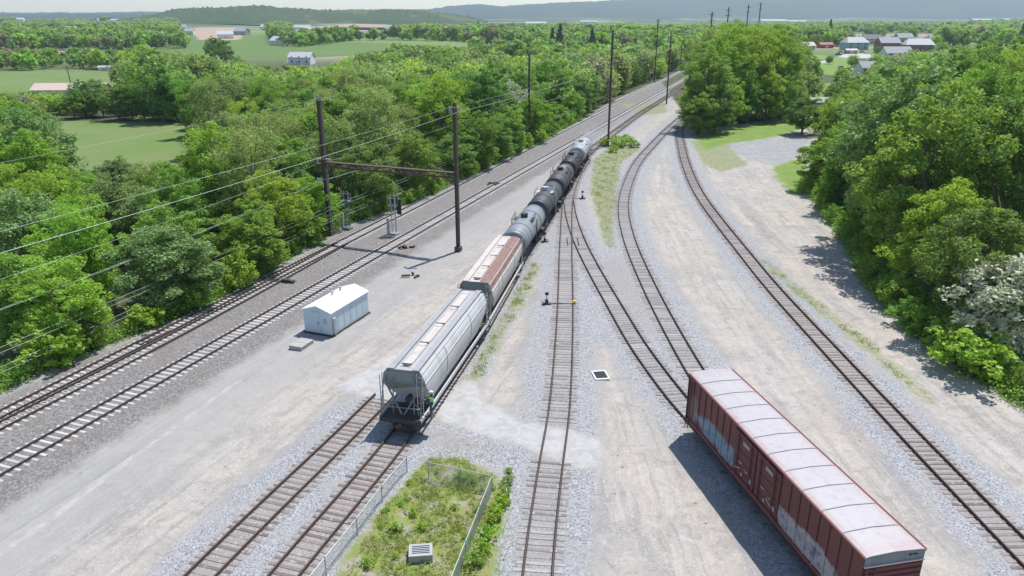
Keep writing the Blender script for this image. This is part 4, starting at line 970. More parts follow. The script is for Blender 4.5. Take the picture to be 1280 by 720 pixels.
# worker riding the hopper
def skin_body(name, joints, edges, radii, mat, parent, sub=2, root_i=0):
    me = bpy.data.meshes.new(name); me.from_pydata(joints, edges, []); o = bpy.data.objects.new(name, me); C.objects.link(o)
    sk = o.modifiers.new('s', 'SKIN'); sk.use_smooth_shade = True
    for i, r_ in enumerate(radii): me.skin_vertices[0].data[i].radius = (r_, r_)
    for i in range(len(joints)): me.skin_vertices[0].data[i].use_root = (i == root_i)
    sb_ = o.modifiers.new('b', 'SUBSURF'); sb_.levels = sub; sb_.render_levels = sub
    dg = bpy.context.evaluated_depsgraph_get(); m2 = bpy.data.meshes.new_from_object(o.evaluated_get(dg)); m2.materials.clear(); m2.materials.append(MATS[mat]); m2.polygons.foreach_set('use_smooth', [True] * len(m2.polygons))
    bpy.data.objects.remove(o); o = bpy.data.objects.new(name, m2); link(o, parent); return o
def worker():
    # faces -X (towards the car), holding the ladder
    root = empty('person', (0, 0, 0), 0, 'worker in bright green vest and pale hard hat riding on the near hopper', 'person')
    J = [(0, 0, .95), (-.02, 0, 1.12), (-.02, 0, 1.32), (0, 0, 1.47), (-.02, 0, 1.56), (-.04, 0, 1.66),
         (-.02, .19, 1.42), (-.16, .27, 1.18), (-.38, .22, 1.30), (-.02, -.19, 1.42), (-.16, -.27, 1.15), (-.38, -.22, 1.20),
         (0, .10, .90), (-.14, .12, .50), (-.06, .12, .08), (-.20, .12, .04), (0, -.10, .90), (-.12, -.12, .50), (-.02, -.12, .08), (-.18, -.12, .04)]
    Ed = [(0, 1), (1, 2), (2, 3), (3, 4), (4, 5), (3, 6), (6, 7), (7, 8), (3, 9), (9, 10), (10, 11), (0, 12), (12, 13), (13, 14), (14, 15), (0, 16), (16, 17), (17, 18), (18, 19)]
    Rr = [.15, .13, .16, .12, .06, .10, .075, .05, .035, .075, .05, .035, .10, .07, .05, .045, .10, .07, .05, .045]
    body = skin_body('body', J, Ed, Rr, 'denim', root)
    skin_body('safety_vest', [(-.005, 0, .92), (-.02, 0, 1.12), (-.02, 0, 1.32), (0, 0, 1.45), (-.02, .19, 1.41), (-.10, .24, 1.27), (-.02, -.19, 1.41), (-.10, -.24, 1.27)], [(0, 1), (1, 2), (2, 3), (3, 4), (4, 5), (3, 6), (6, 7)], [.175, .165, .185, .12, .095, .08, .095, .08], 'vest_green', root)
    MB().ball((-.04, 0, 1.66), .105, (1, .82, 1.15), 16).ball((-.145, 0, 1.65), .022, (1, .8, 1.3), 8).build('face', 'skin', root, smooth=True)
    MB().ball((-.03, 0, 1.74), .125, (1.08, .92, .7), 16).box((-.15, 0, 1.72), (.1, .16, .015)).build('hard_hat', 'hardhat', root, smooth=True)
    for s in (-1, 1):
        hd = MB(); hz = 1.30 if s > 0 else 1.20; y = s * .22; hd.box((-.42, y, hz), (.07, .08, .05), bev=.015)
        for k, l_ in enumerate((.05, .06, .057, .045)): hd.rod((-.455, y - .03 + k * .02, hz + .01), (-.455 - l_ * .5, y - .03 + k * .02, hz - .01), .009, n=6).rod((-.455 - l_ * .5, y - .03 + k * .02, hz - .01), (-.455 - l_ * .3, y - .03 + k * .02, hz - .04), .008, n=6)
        hd.rod((-.40, y - s * .04, hz), (-.45, y - s * .055, hz - .02), .011, n=6); hd.build('hand', 'skin', root)
    return root
pw = worker(); mw = h1.rotation_euler[2]
off = Matrix.Rotation(mw, 3, 'Z') @ Vector((1.98, -8.0, 0)); pw.location = (h1.location[0] + off.x, h1.location[1] + off.y, RZ + 1.28); pw.rotation_euler = (0, 0, mw)
stp = MB().box((1.80, -8.0, 1.27), (.6, .6, .05)).bar((1.95, -8.25, 1.27), (1.5, -8.25, .95), .04).bar((1.95, -7.75, 1.27), (1.5, -7.75, .95), .04); stp.build('step', 'dark_steel', h1)
#PART2
# ------------------------------------------------------------------ vegetation
def quads(P_, N_, size, rg, asp=0.62):
    """rhombic leaf sprays: centres P_, normals N_, sizes"""
    n = len(P_); N_ = N_ / (np.linalg.norm(N_, axis=1)[:, None] + 1e-9)
    r = rg.normal(size=(n, 3)); U = np.cross(N_, r); U /= np.linalg.norm(U, axis=1)[:, None] + 1e-9; W = np.cross(N_, U)
    s = size[:, None]; fold = N_ * s * 0.18
    V = np.stack([P_ - U * s, P_ - W * s * asp + fold, P_ + U * s, P_ + W * s * asp + fold], 1).reshape(-1, 3)
    F_ = np.arange(4 * n).reshape(n, 4); return V, F_
def tubes(segs, n=6):
    V = []; F_ = []; k = 0
    for p, q, r1, r2 in segs:
        p, q = np.array(p, float), np.array(q, float); d = q - p; l = np.linalg.norm(d)
        if l < 1e-5: continue
        d /= l; a = np.cross(d, [0.3, 0.9, 0.2]); a /= np.linalg.norm(a); b_ = np.cross(d, a)
        for c_, r in ((p, r1), (q, r2)):
            for i in range(n): t = 2 * math.pi * i / n; V.append(c_ + (a * math.cos(t) + b_ * math.sin(t)) * r)
        for i in range(n): j = (i + 1) % n; F_.append((k + i, k + j, k + n + j, k + n + i))
        k += 2 * n
    return V, F_
def tree_proto(seed, h, rad, leaf, nclus, per, lsize, shape='round', clus=1.0, base=0.07, name=('trunk', 'crown')):
    rg = np.random.default_rng(seed); segs = []
    lean = rg.normal(0, .03, 2) * h; top = np.array([lean[0], lean[1], h * .82]); pts = [np.array([0, 0, -1.0])]
    nseg = 7
    for i in range(1, nseg + 1): t = i / nseg; pts.append(np.array([lean[0] * t + rg.normal(0, .012) * h, lean[1] * t + rg.normal(0, .012) * h, h * .82 * t]))
    r0 = h * .022
    for i in range(nseg): segs.append((pts[i], pts[i + 1], r0 * (1 - i / nseg * .8), r0 * (1 - (i + 1) / nseg * .8)))
    # crown lobes, each fed by a limb
    nl = 17 if shape != 'cone' else 1; lobes = []
    for i in range(nl):
        t = (i + .5) / nl; a = i * 2.4 + rg.uniform(-.5, .5)
        zz = base + (1 - base) * (0.12 + 0.80 * t)
        env = {'round': math.sqrt(max(0.02, 1 - ((zz - .52) / .55) ** 2)), 'tall': .85 * math.sqrt(max(.02, 1 - ((zz - .5) / .58) ** 2)), 'vase': .45 + .6 * zz * (1 - .45 * (zz > .85))}.get(shape, 1)
        R_ = rad * env * rg.uniform(.42, .74) * (0.55 if t > .9 else 1)
        c_ = np.array([math.cos(a) * R_ + lean[0] * zz, math.sin(a) * R_ + lean[1] * zz, h * zz * rg.uniform(.95, 1.02)])
        lobes.append((c_, rad * rg.uniform(.26, .46)))
        k = min(nseg - 1, int(max(.12, zz - .28) / .82 * nseg)); m_ = (pts[k] + c_) / 2 + np.array([0, 0, -h * .03])
        segs += [(pts[k], m_, r0 * .42, r0 * .28), (m_, c_, r0 * .28, r0 * .12)]
    CP, CN, CS = [], [], []
    for i in range(nclus):
        if shape == 'cone':
            z = base + (1 - base) * rg.uniform(0, 1) ** 1.25; a = rg.uniform(0, 6.28); rr_ = rad * (1 - z) * rg.uniform(.35, 1.05) * 1.1
            c_ = np.array([math.cos(a) * rr_, math.sin(a) * rr_, h * z]); out = np.array([math.cos(a), math.sin(a), .5])
        else:
            lc, lr = lobes[rg.integers(nl)]; d = rg.normal(size=3); d /= np.linalg.norm(d); d[2] = abs(d[2]) if rg.random() < .45 else d[2]
            c_ = lc + d * lr * np.array([1, 1, 1.15]) * rg.uniform(.5, 1.2); out = d
            if c_[2] < h * base * .8: c_[2] = h * base * .8
            if i % 6 == 0: segs.append((lc, c_, r0 * .10, r0 * .03))
        cr = clus * rg.uniform(.4, .95); m_ = per
        d = rg.normal(size=(m_, 3)); d /= np.linalg.norm(d, axis=1)[:, None]
        p = c_ + d * (cr * rg.uniform(.35, 1.0, m_) ** .6)[:, None] * np.array([1, 1, .85])
        CP.append(p); CN.append(d * .35 + out * .15 + np.array([0, 0, .25]) + rg.normal(0, .6, (m_, 3))); CS.append(lsize * rg.uniform(.6, 1.25, m_))
    V, F_ = quads(np.concatenate(CP), np.concatenate(CN), np.concatenate(CS), rg)
    cm = npmesh(name[1], V, F_, leaf); V, F_ = tubes(segs); tm = npmesh(name[0], V, F_, 'bark', True)
    return tm, cm
PROT = {}
def proto(key, *a, **k): PROT[key] = (tree_proto(*a, **k), a[1], a[2])
proto('bright', 1, 14, 4.6, 'leaf_bright', 230, 112, .14); proto('bright2', 2, 14, 5.0, 'leaf_bright', 230, 112, .14, shape='vase')
proto('mid', 3, 14, 4.8, 'leaf_mid', 240, 112, .14); proto('mid2', 4, 14, 4.3, 'leaf_mid', 220, 112, .14, shape='tall')
proto('dark', 5, 13, 4.4, 'leaf_dark', 220, 112, .14)
proto('olive', 6, 15, 4.8, 'leaf_olive', 210, 84, .13, shape='tall', clus=1.15); proto('olive2', 7, 14, 5.0, 'leaf_olive', 200, 84, .13, shape='vase', clus=1.2)
proto('blue', 8, 11, 4.2, 'leaf_blue', 200, 112, .14, base=.05)
proto('brown', 9, 14, 4.2, 'leaf_brown', 150, 26, .18, shape='vase', clus=1.3)
proto('blossom', 10, 11, 4.0, 'leaf_blossom', 170, 36, .20)
proto('conifer', 11, 14, 3.4, 'leaf_conifer', 230, 30, .24, shape='cone', clus=.6, base=.04)
proto('shrub', 12, 3.2, 2.0, 'leaf_mid', 70, 30, .14, clus=.5, base=.02, name=('stem', 'foliage')); proto('shrub_bright', 13, 2.8, 2.0, 'leaf_bright', 70, 30, .14, clus=.5, base=.02, name=('stem', 'foliage'))
proto('herb', 14, .9, .55, 'leaf_bright', 34, 22, .055, clus=.17, base=.02, name=('stem', 'foliage'))
WORDS = {'bright': 'bright yellow-green', 'bright2': 'bright yellow-green', 'mid': 'mid-green', 'mid2': 'mid-green', 'dark': 'dark green', 'olive': 'thin-leaved olive green', 'olive2': 'thin-leaved olive green', 'blue': 'silvery blue-green', 'brown': 'half-bare brownish', 'blossom': 'cream-blossomed', 'conifer': 'dark conical conifer'}
first = {}
def plant(key, x, y, h, wide=1.0, name='tree', z=None):
    (tm, cm), ph, prd = PROT[key]; s = h / ph
    z = float(terrain(x, y)) if z is None else z
    r = bpy.data.objects.new(name, None); C.objects.link(r); r.location = (x, y, z - .05); r.rotation_euler = (0, 0, random.uniform(0, 6.28)); r.scale = (s * wide, s * wide, s)
    for me in (tm, cm):
        o = bpy.data.objects.new(me.name.split('.')[0], me); C.objects.link(o); o.parent = r
    return r
def ytop_h(x, y, ylim):
    """greatest height a tree at (x, y) may have without rising above picture row ylim"""
    lo, hi = 0, 60; zb = float(terrain(x, y))
    for _ in range(24):
        m_ = (lo + hi) / 2
        if pr(x, y, zb + m_)[1] > ylim: lo = m_
        else: hi = m_
    return lo
def inpoly(x, y, poly): return psd(np.array([float(x)]), np.array([float(y)]), poly)[0]
def poisson(cands, sp):
    cell = {}; out = []
    for x, y, s_ in cands:
        k = (int(x // 12), int(y // 12)); ok = True
        for i in (-1, 0, 1):
            for j in (-1, 0, 1):
                for (a, b_, c_) in cell.get((k[0] + i, k[1] + j), ()):
                    if (a - x) ** 2 + (b_ - y) ** 2 < (sp * s_) ** 2: ok = False; break
        if ok: cell.setdefault(k, []).append((x, y, s_)); out.append((x, y))
    return out
trees = []     # (x, y, key, zone, edge, h)
skyL = lambda px: np.interp(px, [-200, 0, 80, 180, 240, 300, 345, 380, 470, 520, 560, 640, 720, 800, 860, 900], [172, 178, 196, 202, 172, 128, 100, 76, 66, 78, 78, 58, 60, 58, 52, 52])
cands = []
for _ in range(36000):
    y = random.uniform(34, 235); x = random.uniform(-190, 70)
    e = float(ledge_x(y)) - x
    if e < 2.6 or e > (140 if y > 110 else 95): continue
    u, v = pr(x, y, float(terrain(x, y)) + 9)
    if u < -90 or v > 800: continue
    if inpoly(x, y, [g(x_, y_, -4) for x_, y_ in ((70, 150), (240, 152), (235, 178), (228, 215), (80, 215))]) > -2.5: continue
    cands.append((x, y, 1.0 if y < 120 else 1.2))
cands.sort(key=lambda c: 0 if (float(ledge_x(c[1])) - c[0]) < 4 else 1)
for x, y in poisson(cands, 7.3):
    e = float(ledge_x(y)) - x; u, v = pr(x, y, 6); d = math.hypot(x, y)
    lim = float(skyL(u)) + random.uniform(-6, 22)
    if u < 62: lim = random.uniform(118, 165)
    elif u < 260 and y < 175: lim = max(lim, 186 + random.uniform(0, 25))
    elif y >= 175 and u < 380: lim = np.interp(u, [0, 160, 240, 300, 380], [116, 112, 96, 96, 84]) + random.uniform(0, 14)
    h = min(ytop_h(x, y, lim), random.uniform(13, 19) if u > 230 or d > 120 else random.uniform(9, 13.5))
    if e < 5: h = min(h, random.uniform(5, 10.5))
    if h < 3.5: continue
    r = random.random(); key = random.choice(['mid', 'mid2', 'mid', 'bright', 'bright2', 'olive', 'bright', 'dark', 'mid2', 'blue'])
    if 340 < u < 520 and v < 250: key = random.choice(['olive', 'olive2', 'mid2', 'olive2'])
    elif u < 340: key = random.choice(['olive', 'bright', 'bright2', 'mid', 'mid2', 'olive2', 'blue'])
    if u > 520: key = random.choice(['bright', 'mid', 'dark', 'mid2', 'bright2', 'dark'])
    if e < 6: key = random.choice(['bright', 'blue', 'mid', 'dark', 'bright2'] if u < 420 else ['bright', 'dark', 'mid', 'dark'])
    trees.append((x, y, key, 'left', e < 5.5, h))
skyR = lambda px: np.interp(px, [950, 990, 1040, 1100, 1160, 1200, 1250, 1300, 1400], [150, 142, 108, 84, 70, 50, 30, 22, 20])
cands = []
for _ in range(26000):
    y = random.uniform(30, 215); x = random.uniform(36, 150)
    if y < 121: e = x - float(redge_x(y))
    else:
        e = min(x - (49 + (y - 121) * .35), 99)
    if e < 2.4: continue
    u, v = pr(x, y, 9)
    if u > 1420 or v > 840: continue
    if y > 128 and (u < 1000 or inpoly(x, y, lawns[0]) > -3 or inpoly(x, y, P((905, 181), (940, 173), (975, 170), (1015, 168), (1010, 196), (965, 206))) > -5 or inpoly(x, y, lawns[1]) > -5): continue
    if y > 150 and u < 1040: continue
    cands.append((x, y, 1.0))
for x, y in poisson(cands, 7.2):
    e = x - float(redge_x(min(y, 121))); u, v = pr(x, y, 8)
    h = min(ytop_h(x, y, float(skyR(u)) + random.uniform(0, 30)), random.uniform(14, 21))
    if e < 5: h = min(h, random.uniform(8, 14))
    if h < 4: continue
    key = random.choice(['mid', 'mid2', 'bright', 'mid', 'dark', 'blue', 'bright2'])
    trees.append((x, y, key, 'right', e < 5.5, h))
# clump right of the pole at the far end of the yard
for u, v, h, key in ((884, 163, 19, 'mid'), (905, 152, 23, 'bright'), (925, 148, 24, 'bright2'), (945, 146, 25, 'bright'), (965, 143, 23, 'mid'), (985, 140, 17, 'olive'), (893, 138, 21, 'bright'), (915, 130, 25, 'mid2'), (940, 128, 26, 'bright'), (962, 128, 24, 'bright2'), (884, 122, 22, 'olive'), (905, 112, 25, 'bright2'), (935, 112, 27, 'bright'), (960, 112, 26, 'mid2'), (985, 122, 19, 'olive2'), (875, 110, 16, 'blue')):
    x, y = g(u, v); trees.append((x, y, key, 'clump', True, min(h, ytop_h(x, y, 26 + random.uniform(0, 18)) if h > 20 else h)))
for u, v, h, key in ((872, 168, 9, 'mid'), (893, 166, 10, 'dark'), (912, 158, 12, 'bright'), (934, 154, 12, 'mid'), (955, 152, 13, 'bright'), (975, 150, 11, 'mid'), (990, 146, 10, 'olive'), (870, 158, 12, 'mid'), (884, 148, 17, 'bright'), (1000, 120, 14, 'olive'), (1012, 112, 12, 'mid')):
    x, y = g(u, v); trees.append((x, y, key, 'clump', True, h))
trees.append((*g(1002, 167), 'dark', 'bush', True, 8.5))
trees.append((57.5, 121.5, 'blossom', 'rb', True, 9)); trees.append((40.3, 50.5, 'blossom', 'rb', True, 10.5)); trees.append((40.6, 58.0, 'blossom', 'rb', True, 8.5))
x, y = g(650, 172); trees.append((x - 3, y + 9, 'blossom', 'lb', True, 15.5))
# mid-distance trees on the left, round the meadows
for u, v, h, key in ((150, 150, 10, 'dark'), (165, 150, 12, 'mid'), (180, 151, 11, 'mid2'), (205, 152, 17, 'dark'), (222, 152, 15, 'mid'), (232, 149, 11, 'olive'), (130, 146, 9, 'dark'), (108, 146, 11, 'dark'), (92, 148, 8, 'mid'), (192, 118, 17, 'mid'), (200, 105, 15, 'dark'), (170, 96, 14, 'olive'), (270, 82, 17, 'dark'), (282, 84, 16, 'dark'), (300, 92, 9, 'mid'), (120, 128, 8, 'blue')):
    x, y = g(u, v, -4); trees.append((x, y, key, 'meadow', True, h))
# named conifers in the middle distance
for u, v, h in ((697, 57, 24), (688, 56, 20), (735, 56, 20), (757, 50, 17), (1016, 46, 22), (1244, 50, 19), (600, 32, 26)):
    D = 27.1 * 940 / (v - 18) / 1.0; x = (u - 640) / 940 * D; trees.append((x, D, 'conifer', 'conifer', True, min(h, 24)))
order = {'left': 0, 'right': 1}
def vis_t(t):
    u, v = pr(t[0], t[1], t[5] + float(terrain(t[0], t[1]))); return -60 < u < 1340
trees = [t for t in trees if vis_t(t)]
ind = sorted([t for t in trees if t[3] in order], key=lambda t: math.hypot(t[0], t[1]))
oth = [t for t in trees if t[3] not in order]
keep = ind[:295 - len(oth)]; spill = ind[295 - len(oth):]
ORD = ['first', 'second', 'third', 'fourth', 'fifth', 'sixth', 'seventh', 'eighth', 'ninth', 'tenth', 'eleventh', 'twelfth', 'thirteenth', 'fourteenth', 'fifteenth', 'sixteenth', 'seventeenth', 'eighteenth', 'nineteenth', 'twentieth', 'twenty-first', 'twenty-second', 'twenty-third', 'twenty-fourth', 'twenty-fifth', 'twenty-sixth', 'twenty-seventh', 'twenty-eighth', 'twenty-ninth', 'thirtieth'] + ['thirty-' + o_ for o_ in ('first', 'second', 'third', 'fourth', 'fifth', 'sixth', 'seventh', 'eighth', 'ninth')] + ['fortieth']
cnt = {}
for (x, y, key, zone, edge, h) in keep + oth:
    word = WORDS[key]; o = plant(key, x, y, h, random.uniform(1.0, 1.2) * min(1.5, max(1.0, 12.5 / h))); n_ = cnt[(zone, word, edge)] = cnt.get((zone, word, edge), 0) + 1; q = ORD[min(n_, 30) - 1]
    dd = math.hypot(x, y); ph = ['nearest the camera', 'level with the gantry', 'just beyond the gantry', 'toward the vanishing tracks'][0 if dd < 80 else 1 if dd < 112 else 2 if dd < 160 else 3]; pr_ = ['opposite the boxcar', 'level with the shed', 'level with the tank cars', 'near the lawn'][0 if dd < 72 else 1 if dd < 95 else 2 if dd < 130 else 3]
    if zone == 'left':
        if edge: tag(o, f'{word} tree, {q} of its colour up the leftmost track edge', 'tree', 'trees of the left wood')
        else: tag(o, f'{word} tree deep inside the left wood, {ph}', 'tree', f'{word} trees deep inside the left wood, {ph}')
    elif zone == 'right':
        if edge: tag(o, f'{word} tree, {q} of its colour up the right road edge', 'tree', 'trees of the right wood')
        else: tag(o, f'{word} tree deep inside the right-hand wood, {pr_}', 'tree', f'{word} trees deep inside the right wood, {pr_}')
    elif zone == 'clump': tag(o, f'{word} tree, {q} of its colour in the tall clump by the lawn', 'tree', 'tall trees of the clump by the lawn')
    elif zone == 'bush': tag(o, 'rounded dark green tree alone beside the paved lot behind the lawn', 'tree')
    elif zone == 'rb': tag(o, ['cream-blossomed tree at the far back of the right-hand wood edge', 'cream-blossomed tree nearest the camera at the right edge', 'second nearest cream-blossomed tree at the right edge'][n_ - 1], 'tree', 'cream-blossomed trees on the right')
    elif zone == 'lb': tag(o, 'cream-blossomed tree behind the left-hand pole halfway along the main tracks', 'tree')
    elif zone == 'meadow': tag(o, f'{word} tree, {q} of its colour round the left meadows', 'tree', 'trees round the left meadows')
    else: tag(o, f'dark pointed conifer, {q} of the distant conifers counted from the listing outward', 'tree', 'distant conifers')
con = sorted([o for o in bpy.data.objects if o.get('group') == 'distant conifers'], key=lambda o: pr(o.location.x, o.location.y)[0])
for i, o in enumerate(con): o['label'] = f'dark pointed conifer in the distance, {ORD[i]} of them from the left'

# shrubs: trackside, lot and enclosure
sh_ = []
for (u, v, h) in ((634, 604, .9), (628, 622, 1.1), (622, 636, 1.2), (634, 632, .8), (617, 650, 1.2), (610, 672, 1.3), (603, 690, 1.1), (596, 708, 1.2), (636, 590, .6)):
    x, y = g(u, v); o = plant('herb', x, y, h * .8, 1.0, 'shrub', -.05); sh_.append((v, o))
for i, (v, o) in enumerate(sorted(sh_, key=lambda t: t[0])): tag(o, f'small leafy shrub outside the greenish mesh fence, {ORD[i]} from its far corner', 'shrub', 'shrubs along the enclosure fence')
en = [(496, 664, .8), (460, 706, .7), (515, 643, .7), (477, 658, .45), (569, 634, .5), (577, 597, .9), (590, 603, .6), (513, 605, .5), (582, 672, .4), (495, 695, .4), (527, 660, .6), (548, 590, .5), (598, 640, .5), (484, 640, .5), (500, 632, .5), (508, 625, .4)]
for i, (u, v, h) in enumerate(sorted(en)): x, y = g(u, v); o = plant('herb', x, y, h * .8, 1.2, 'shrub', -.05); tag(o, f'low weedy shrub inside the enclosure, {ORD[i]} of them from the left', 'shrub', 'shrubs inside the enclosure')
lot = [(755, 182, 1.6, 'tall pole by the end of the train'), (770, 184, 2.2, 'x'), (782, 181, 2.0, 'x'), (792, 184, 1.4, 'x'), (766, 190, 1.2, 'x')]
for i, (u, v, h, _) in enumerate(sorted(lot)): x, y = g(u, v); o = plant('shrub_bright', x, y, h, 1.5, 'shrub', -.05); tag(o, f'bright green bush by the tall train-end pole, {ORD[i]} from the left', 'shrub', 'bushes by the tall pole')
tr_ = []
for k in range(40):
    y = 30 + k * 4.4 + random.uniform(-1, 1); x = float(ledge_x(y)) - random.uniform(.4, 2.0); tr_.append((x, y, 'L'))
for k in range(24):
    y = 40 + k * 3.6 + random.uniform(-1, 1); x = float(redge_x(y)) + random.uniform(.2, 2.2); tr_.append((x, y, 'R'))
nL = nR = 0
for x, y, s_ in tr_:
    u, v = pr(x, y, 1)
    if not (-30 < u < 1310 and v < 740): continue
    o = plant(random.choice(['shrub', 'shrub_bright', 'shrub']), x, y, random.uniform(1.6, 3.6), random.uniform(.9, 1.4), 'shrub')
    if s_ == 'L': nL += 1; tag(o, f'leafy bush at the foot of the left wood, {ORD[nL - 1]} from the camera', 'shrub', 'bushes along the left wood')
    else: nR += 1; tag(o, f'leafy bush at the foot of the right-hand wood, {ORD[nR - 1]} from the camera', 'shrub', 'bushes along the right wood')

# ground cover and loose weeds (uncountable)
def scatter(name, pts, per, sp, sz, hgt, leaf, kind_label=None):
    rg = np.random.default_rng(len(pts)); pts = np.array(pts); n = len(pts) * per; P_ = np.repeat(pts, per, 0)
    o2 = rg.normal(0, sp, (n, 2)); z = rg.uniform(0, 1, n) ** 1.5 * hgt
    zz = terrain(P_[:, 0], P_[:, 1]) - .06
    V, F_ = quads(np.c_[P_[:, 0] + o2[:, 0], P_[:, 1] + o2[:, 1], zz + z], rg.normal(size=(n, 3)) + np.array([0, 0, .6]), rg.uniform(.5, 1.2, n) * sz, rg, .4)
    o = link(bpy.data.objects.new(name, npmesh(name, V, F_, leaf))); tag(o, kind='stuff'); return o
def fill(poly, n, inset=0, nz=None):
    P_ = np.array(poly); lo, hi = P_.min(0), P_.max(0); out = []
    X_ = rng.uniform(lo[0], hi[0], n); Y_ = rng.uniform(lo[1], hi[1], n); s_ = psd(X_, Y_, poly)
    f = np.sin(X_ * 1.9 + Y_ * .8) + np.sin(X_ * .7 - Y_ * 1.7 + 1) + np.sin(X_ * 3.1 + 2 + Y_ * 2.2) * .7
    k = (s_ > inset) & (f > rng.uniform(-2.0, 1.6, n)); return list(zip(X_[k], Y_[k]))
enc = [(-9.6, 27), (-7.7, 36.5), (-6.4, 40.0), (-5.4, 42.3), (-3.2, 42.2), (-0.9, 40.4), (-0.9, 36), (-1.4, 27)]
scatter('weeds', fill(enc, 6000, .1), 14, .07, .055, .22, 'leaf_weed')
scatter('grass', fill(enc, 1500, .1), 12, .12, .05, .2, 'leaf_mid')
wd = fill([(22.3, 168), (28.0, 163), (21, 145), (17.0, 120), (13.4, 98), (12.6, 88), (11.8, 90), (12.2, 104), (12.8, 120), (16.0, 148)], 4000) + fill([(3.2, 82), (1.4, 72), (-1.2, 61), (-2.3, 54), (-3.4, 53.5), (-1.7, 62), (0.6, 74), (2.4, 83)], 2200) + fill([(28.9, 84), (30.0, 84), (30.8, 70), (31.6, 60), (31.6, 50), (30.9, 50), (30.2, 62), (29.4, 72)], 260)
scatter('weeds', wd, 12, .16, .09, .25, 'leaf_weed')
sc = [(x + random.gauss(0, .4), y + random.gauss(0, .5)) for (x, y) in [(random.uniform(-1.0, -.2), random.uniform(28, 41)) for _ in range(90)] + [(3.0 + random.uniform(-.3, .2) + (y_ - 50) * .1, y_) for y_ in np.linspace(48, 62, 30)] + [(-2 + i * .35, 42.8 - i * .1) for i in range(8)] + [(random.uniform(-5.5, -1), random.uniform(42.2, 43)) for _ in range(30)]]
scatter('weeds', sc, 12, .10, .055, .2, 'leaf_mid')
und = []
for _ in range(4200):
    y = 30 + 190 * random.random() ** 1.4; und.append((float(ledge_x(y)) - abs(random.gauss(0, 3.2)) - .2, y))
for _ in range(3000):
    y = 34 + 90 * random.random(); und.append((float(redge_x(y)) + abs(random.gauss(0, 3.0)) + .1, y))
scatter('undergrowth', und, 16, .45, .16, 1.1, 'leaf_mid')

# ------------------------------------------------------------------ distant woodland (uncountable mass)
def crown_template(seed, n, sz):
    rg = np.random.default_rng(seed); k = max(6, n // 12); d = rg.normal(size=(k, 3)); d /= np.linalg.norm(d, axis=1)[:, None]
    c_ = d * rg.uniform(.45, .85, k)[:, None]; i = rg.integers(k, size=n); e = rg.normal(size=(n, 3)); e /= np.linalg.norm(e, axis=1)[:, None]
    p = c_[i] + e * .42 * rg.uniform(.4, 1, n)[:, None]; p[:, 2] = p[:, 2] + 1.12
    return quads(p, e * .4 + d[i] * .2 + np.array([0, 0, .4]) + rg.normal(0, .5, (n, 3)), rg.uniform(.6, 1.3, n) * sz, rg, .8)
def woods(name, spots, n, sz, leaves):
    T = [crown_template(k, n, sz) for k in range(7)]; grp = {l_: ([], 0) for l_ in leaves}; acc = {l_: [] for l_ in leaves}
    for (x, y, r, h, l_) in spots:
        V, F_ = T[int(rng.integers(7))]; a = rng.uniform(0, 6.28); ca, sa = math.cos(a), math.sin(a); z = float(terrain(x, y))
        acc[l_].append(np.c_[(V[:, 0] * ca - V[:, 1] * sa) * r + x, (V[:, 0] * sa + V[:, 1] * ca) * r + y, V[:, 2] * h / 2.15 + z])
    for l_ in leaves:
        if acc[l_]:
            V = np.concatenate(acc[l_]); o = link(bpy.data.objects.new(name, npmesh(name, V, np.arange(len(V)).reshape(-1, 4), l_))); tag(o, kind='stuff')
clear = lawns + [P((995, 60), (1112, 58), (1100, 100), (1078, 112), (1062, 140), (1002, 140)), P((1000, 62), (1100, 62), (1110, 100), (1000, 100)),
    [g(x, y, -4) for x, y in ((40, 105), (135, 105), (135, 125), (40, 125))], [g(x, y, -4) for x, y in ((195, 72), (310, 72), (310, 92), (195, 92))],
    P((355, 56), (398, 56), (398, 70), (355, 70)), P((222, 28), (335, 26), (335, 58), (235, 58)), P((365, 26), (500, 25), (500, 48), (365, 52)), P((20, 24), (125, 24), (125, 31), (20, 31)),
    P((1060, 40), (1170, 40), (1170, 78), (1060, 78)), P((640, 25), (700, 25), (700, 31), (640, 31)), P((760, 28), (860, 28), (860, 34), (760, 34))]
near_, far_ = [(x, y, h * .36, h, random.choice(['leaf_mid', 'leaf_bright', 'leaf_dark'])) for (x, y, k_, z_, e_, h) in spill], []
XX = rng.uniform(-1, 1, 60000); YY = rng.uniform(0, 1, 60000)
def open_at(x, y):
    return any(psd(x, y, c_)[0] > -4 for c_ in ())
cl = []
yy = 215 + YY ** .8 * (2600 - 215); xx = XX * yy * .74
keepm = np.ones(len(xx), bool)
for c_ in clear: keepm &= psd(xx, yy, c_) < -4
keepm &= ~((xx > ledge_x(yy) - 2) & (xx < (t2x(yy) + 14)) & (yy < 900))
keepm &= ~((yy < 260) & (xx > 30))                       # yard, lawn and clump stand here
keepm &= ~((xx > t1x(yy) - 6) & (xx < 120 + (yy - 215) * .3) & (yy < 330) & (xx < 78))
patch = np.sin(xx / 95 + 1.7 * np.sin(yy / 210)) + np.sin(yy / 120 + 1.3 * np.sin(xx / 160)) + .6 * np.sin(xx / 47 + yy / 61)
keepm &= (patch > np.interp(yy, [215, 600, 1200, 2600], [-3, -1.0, -.1, .5]))
xx, yy, patch = xx[keepm], yy[keepm], patch[keepm]
cellsp = {}
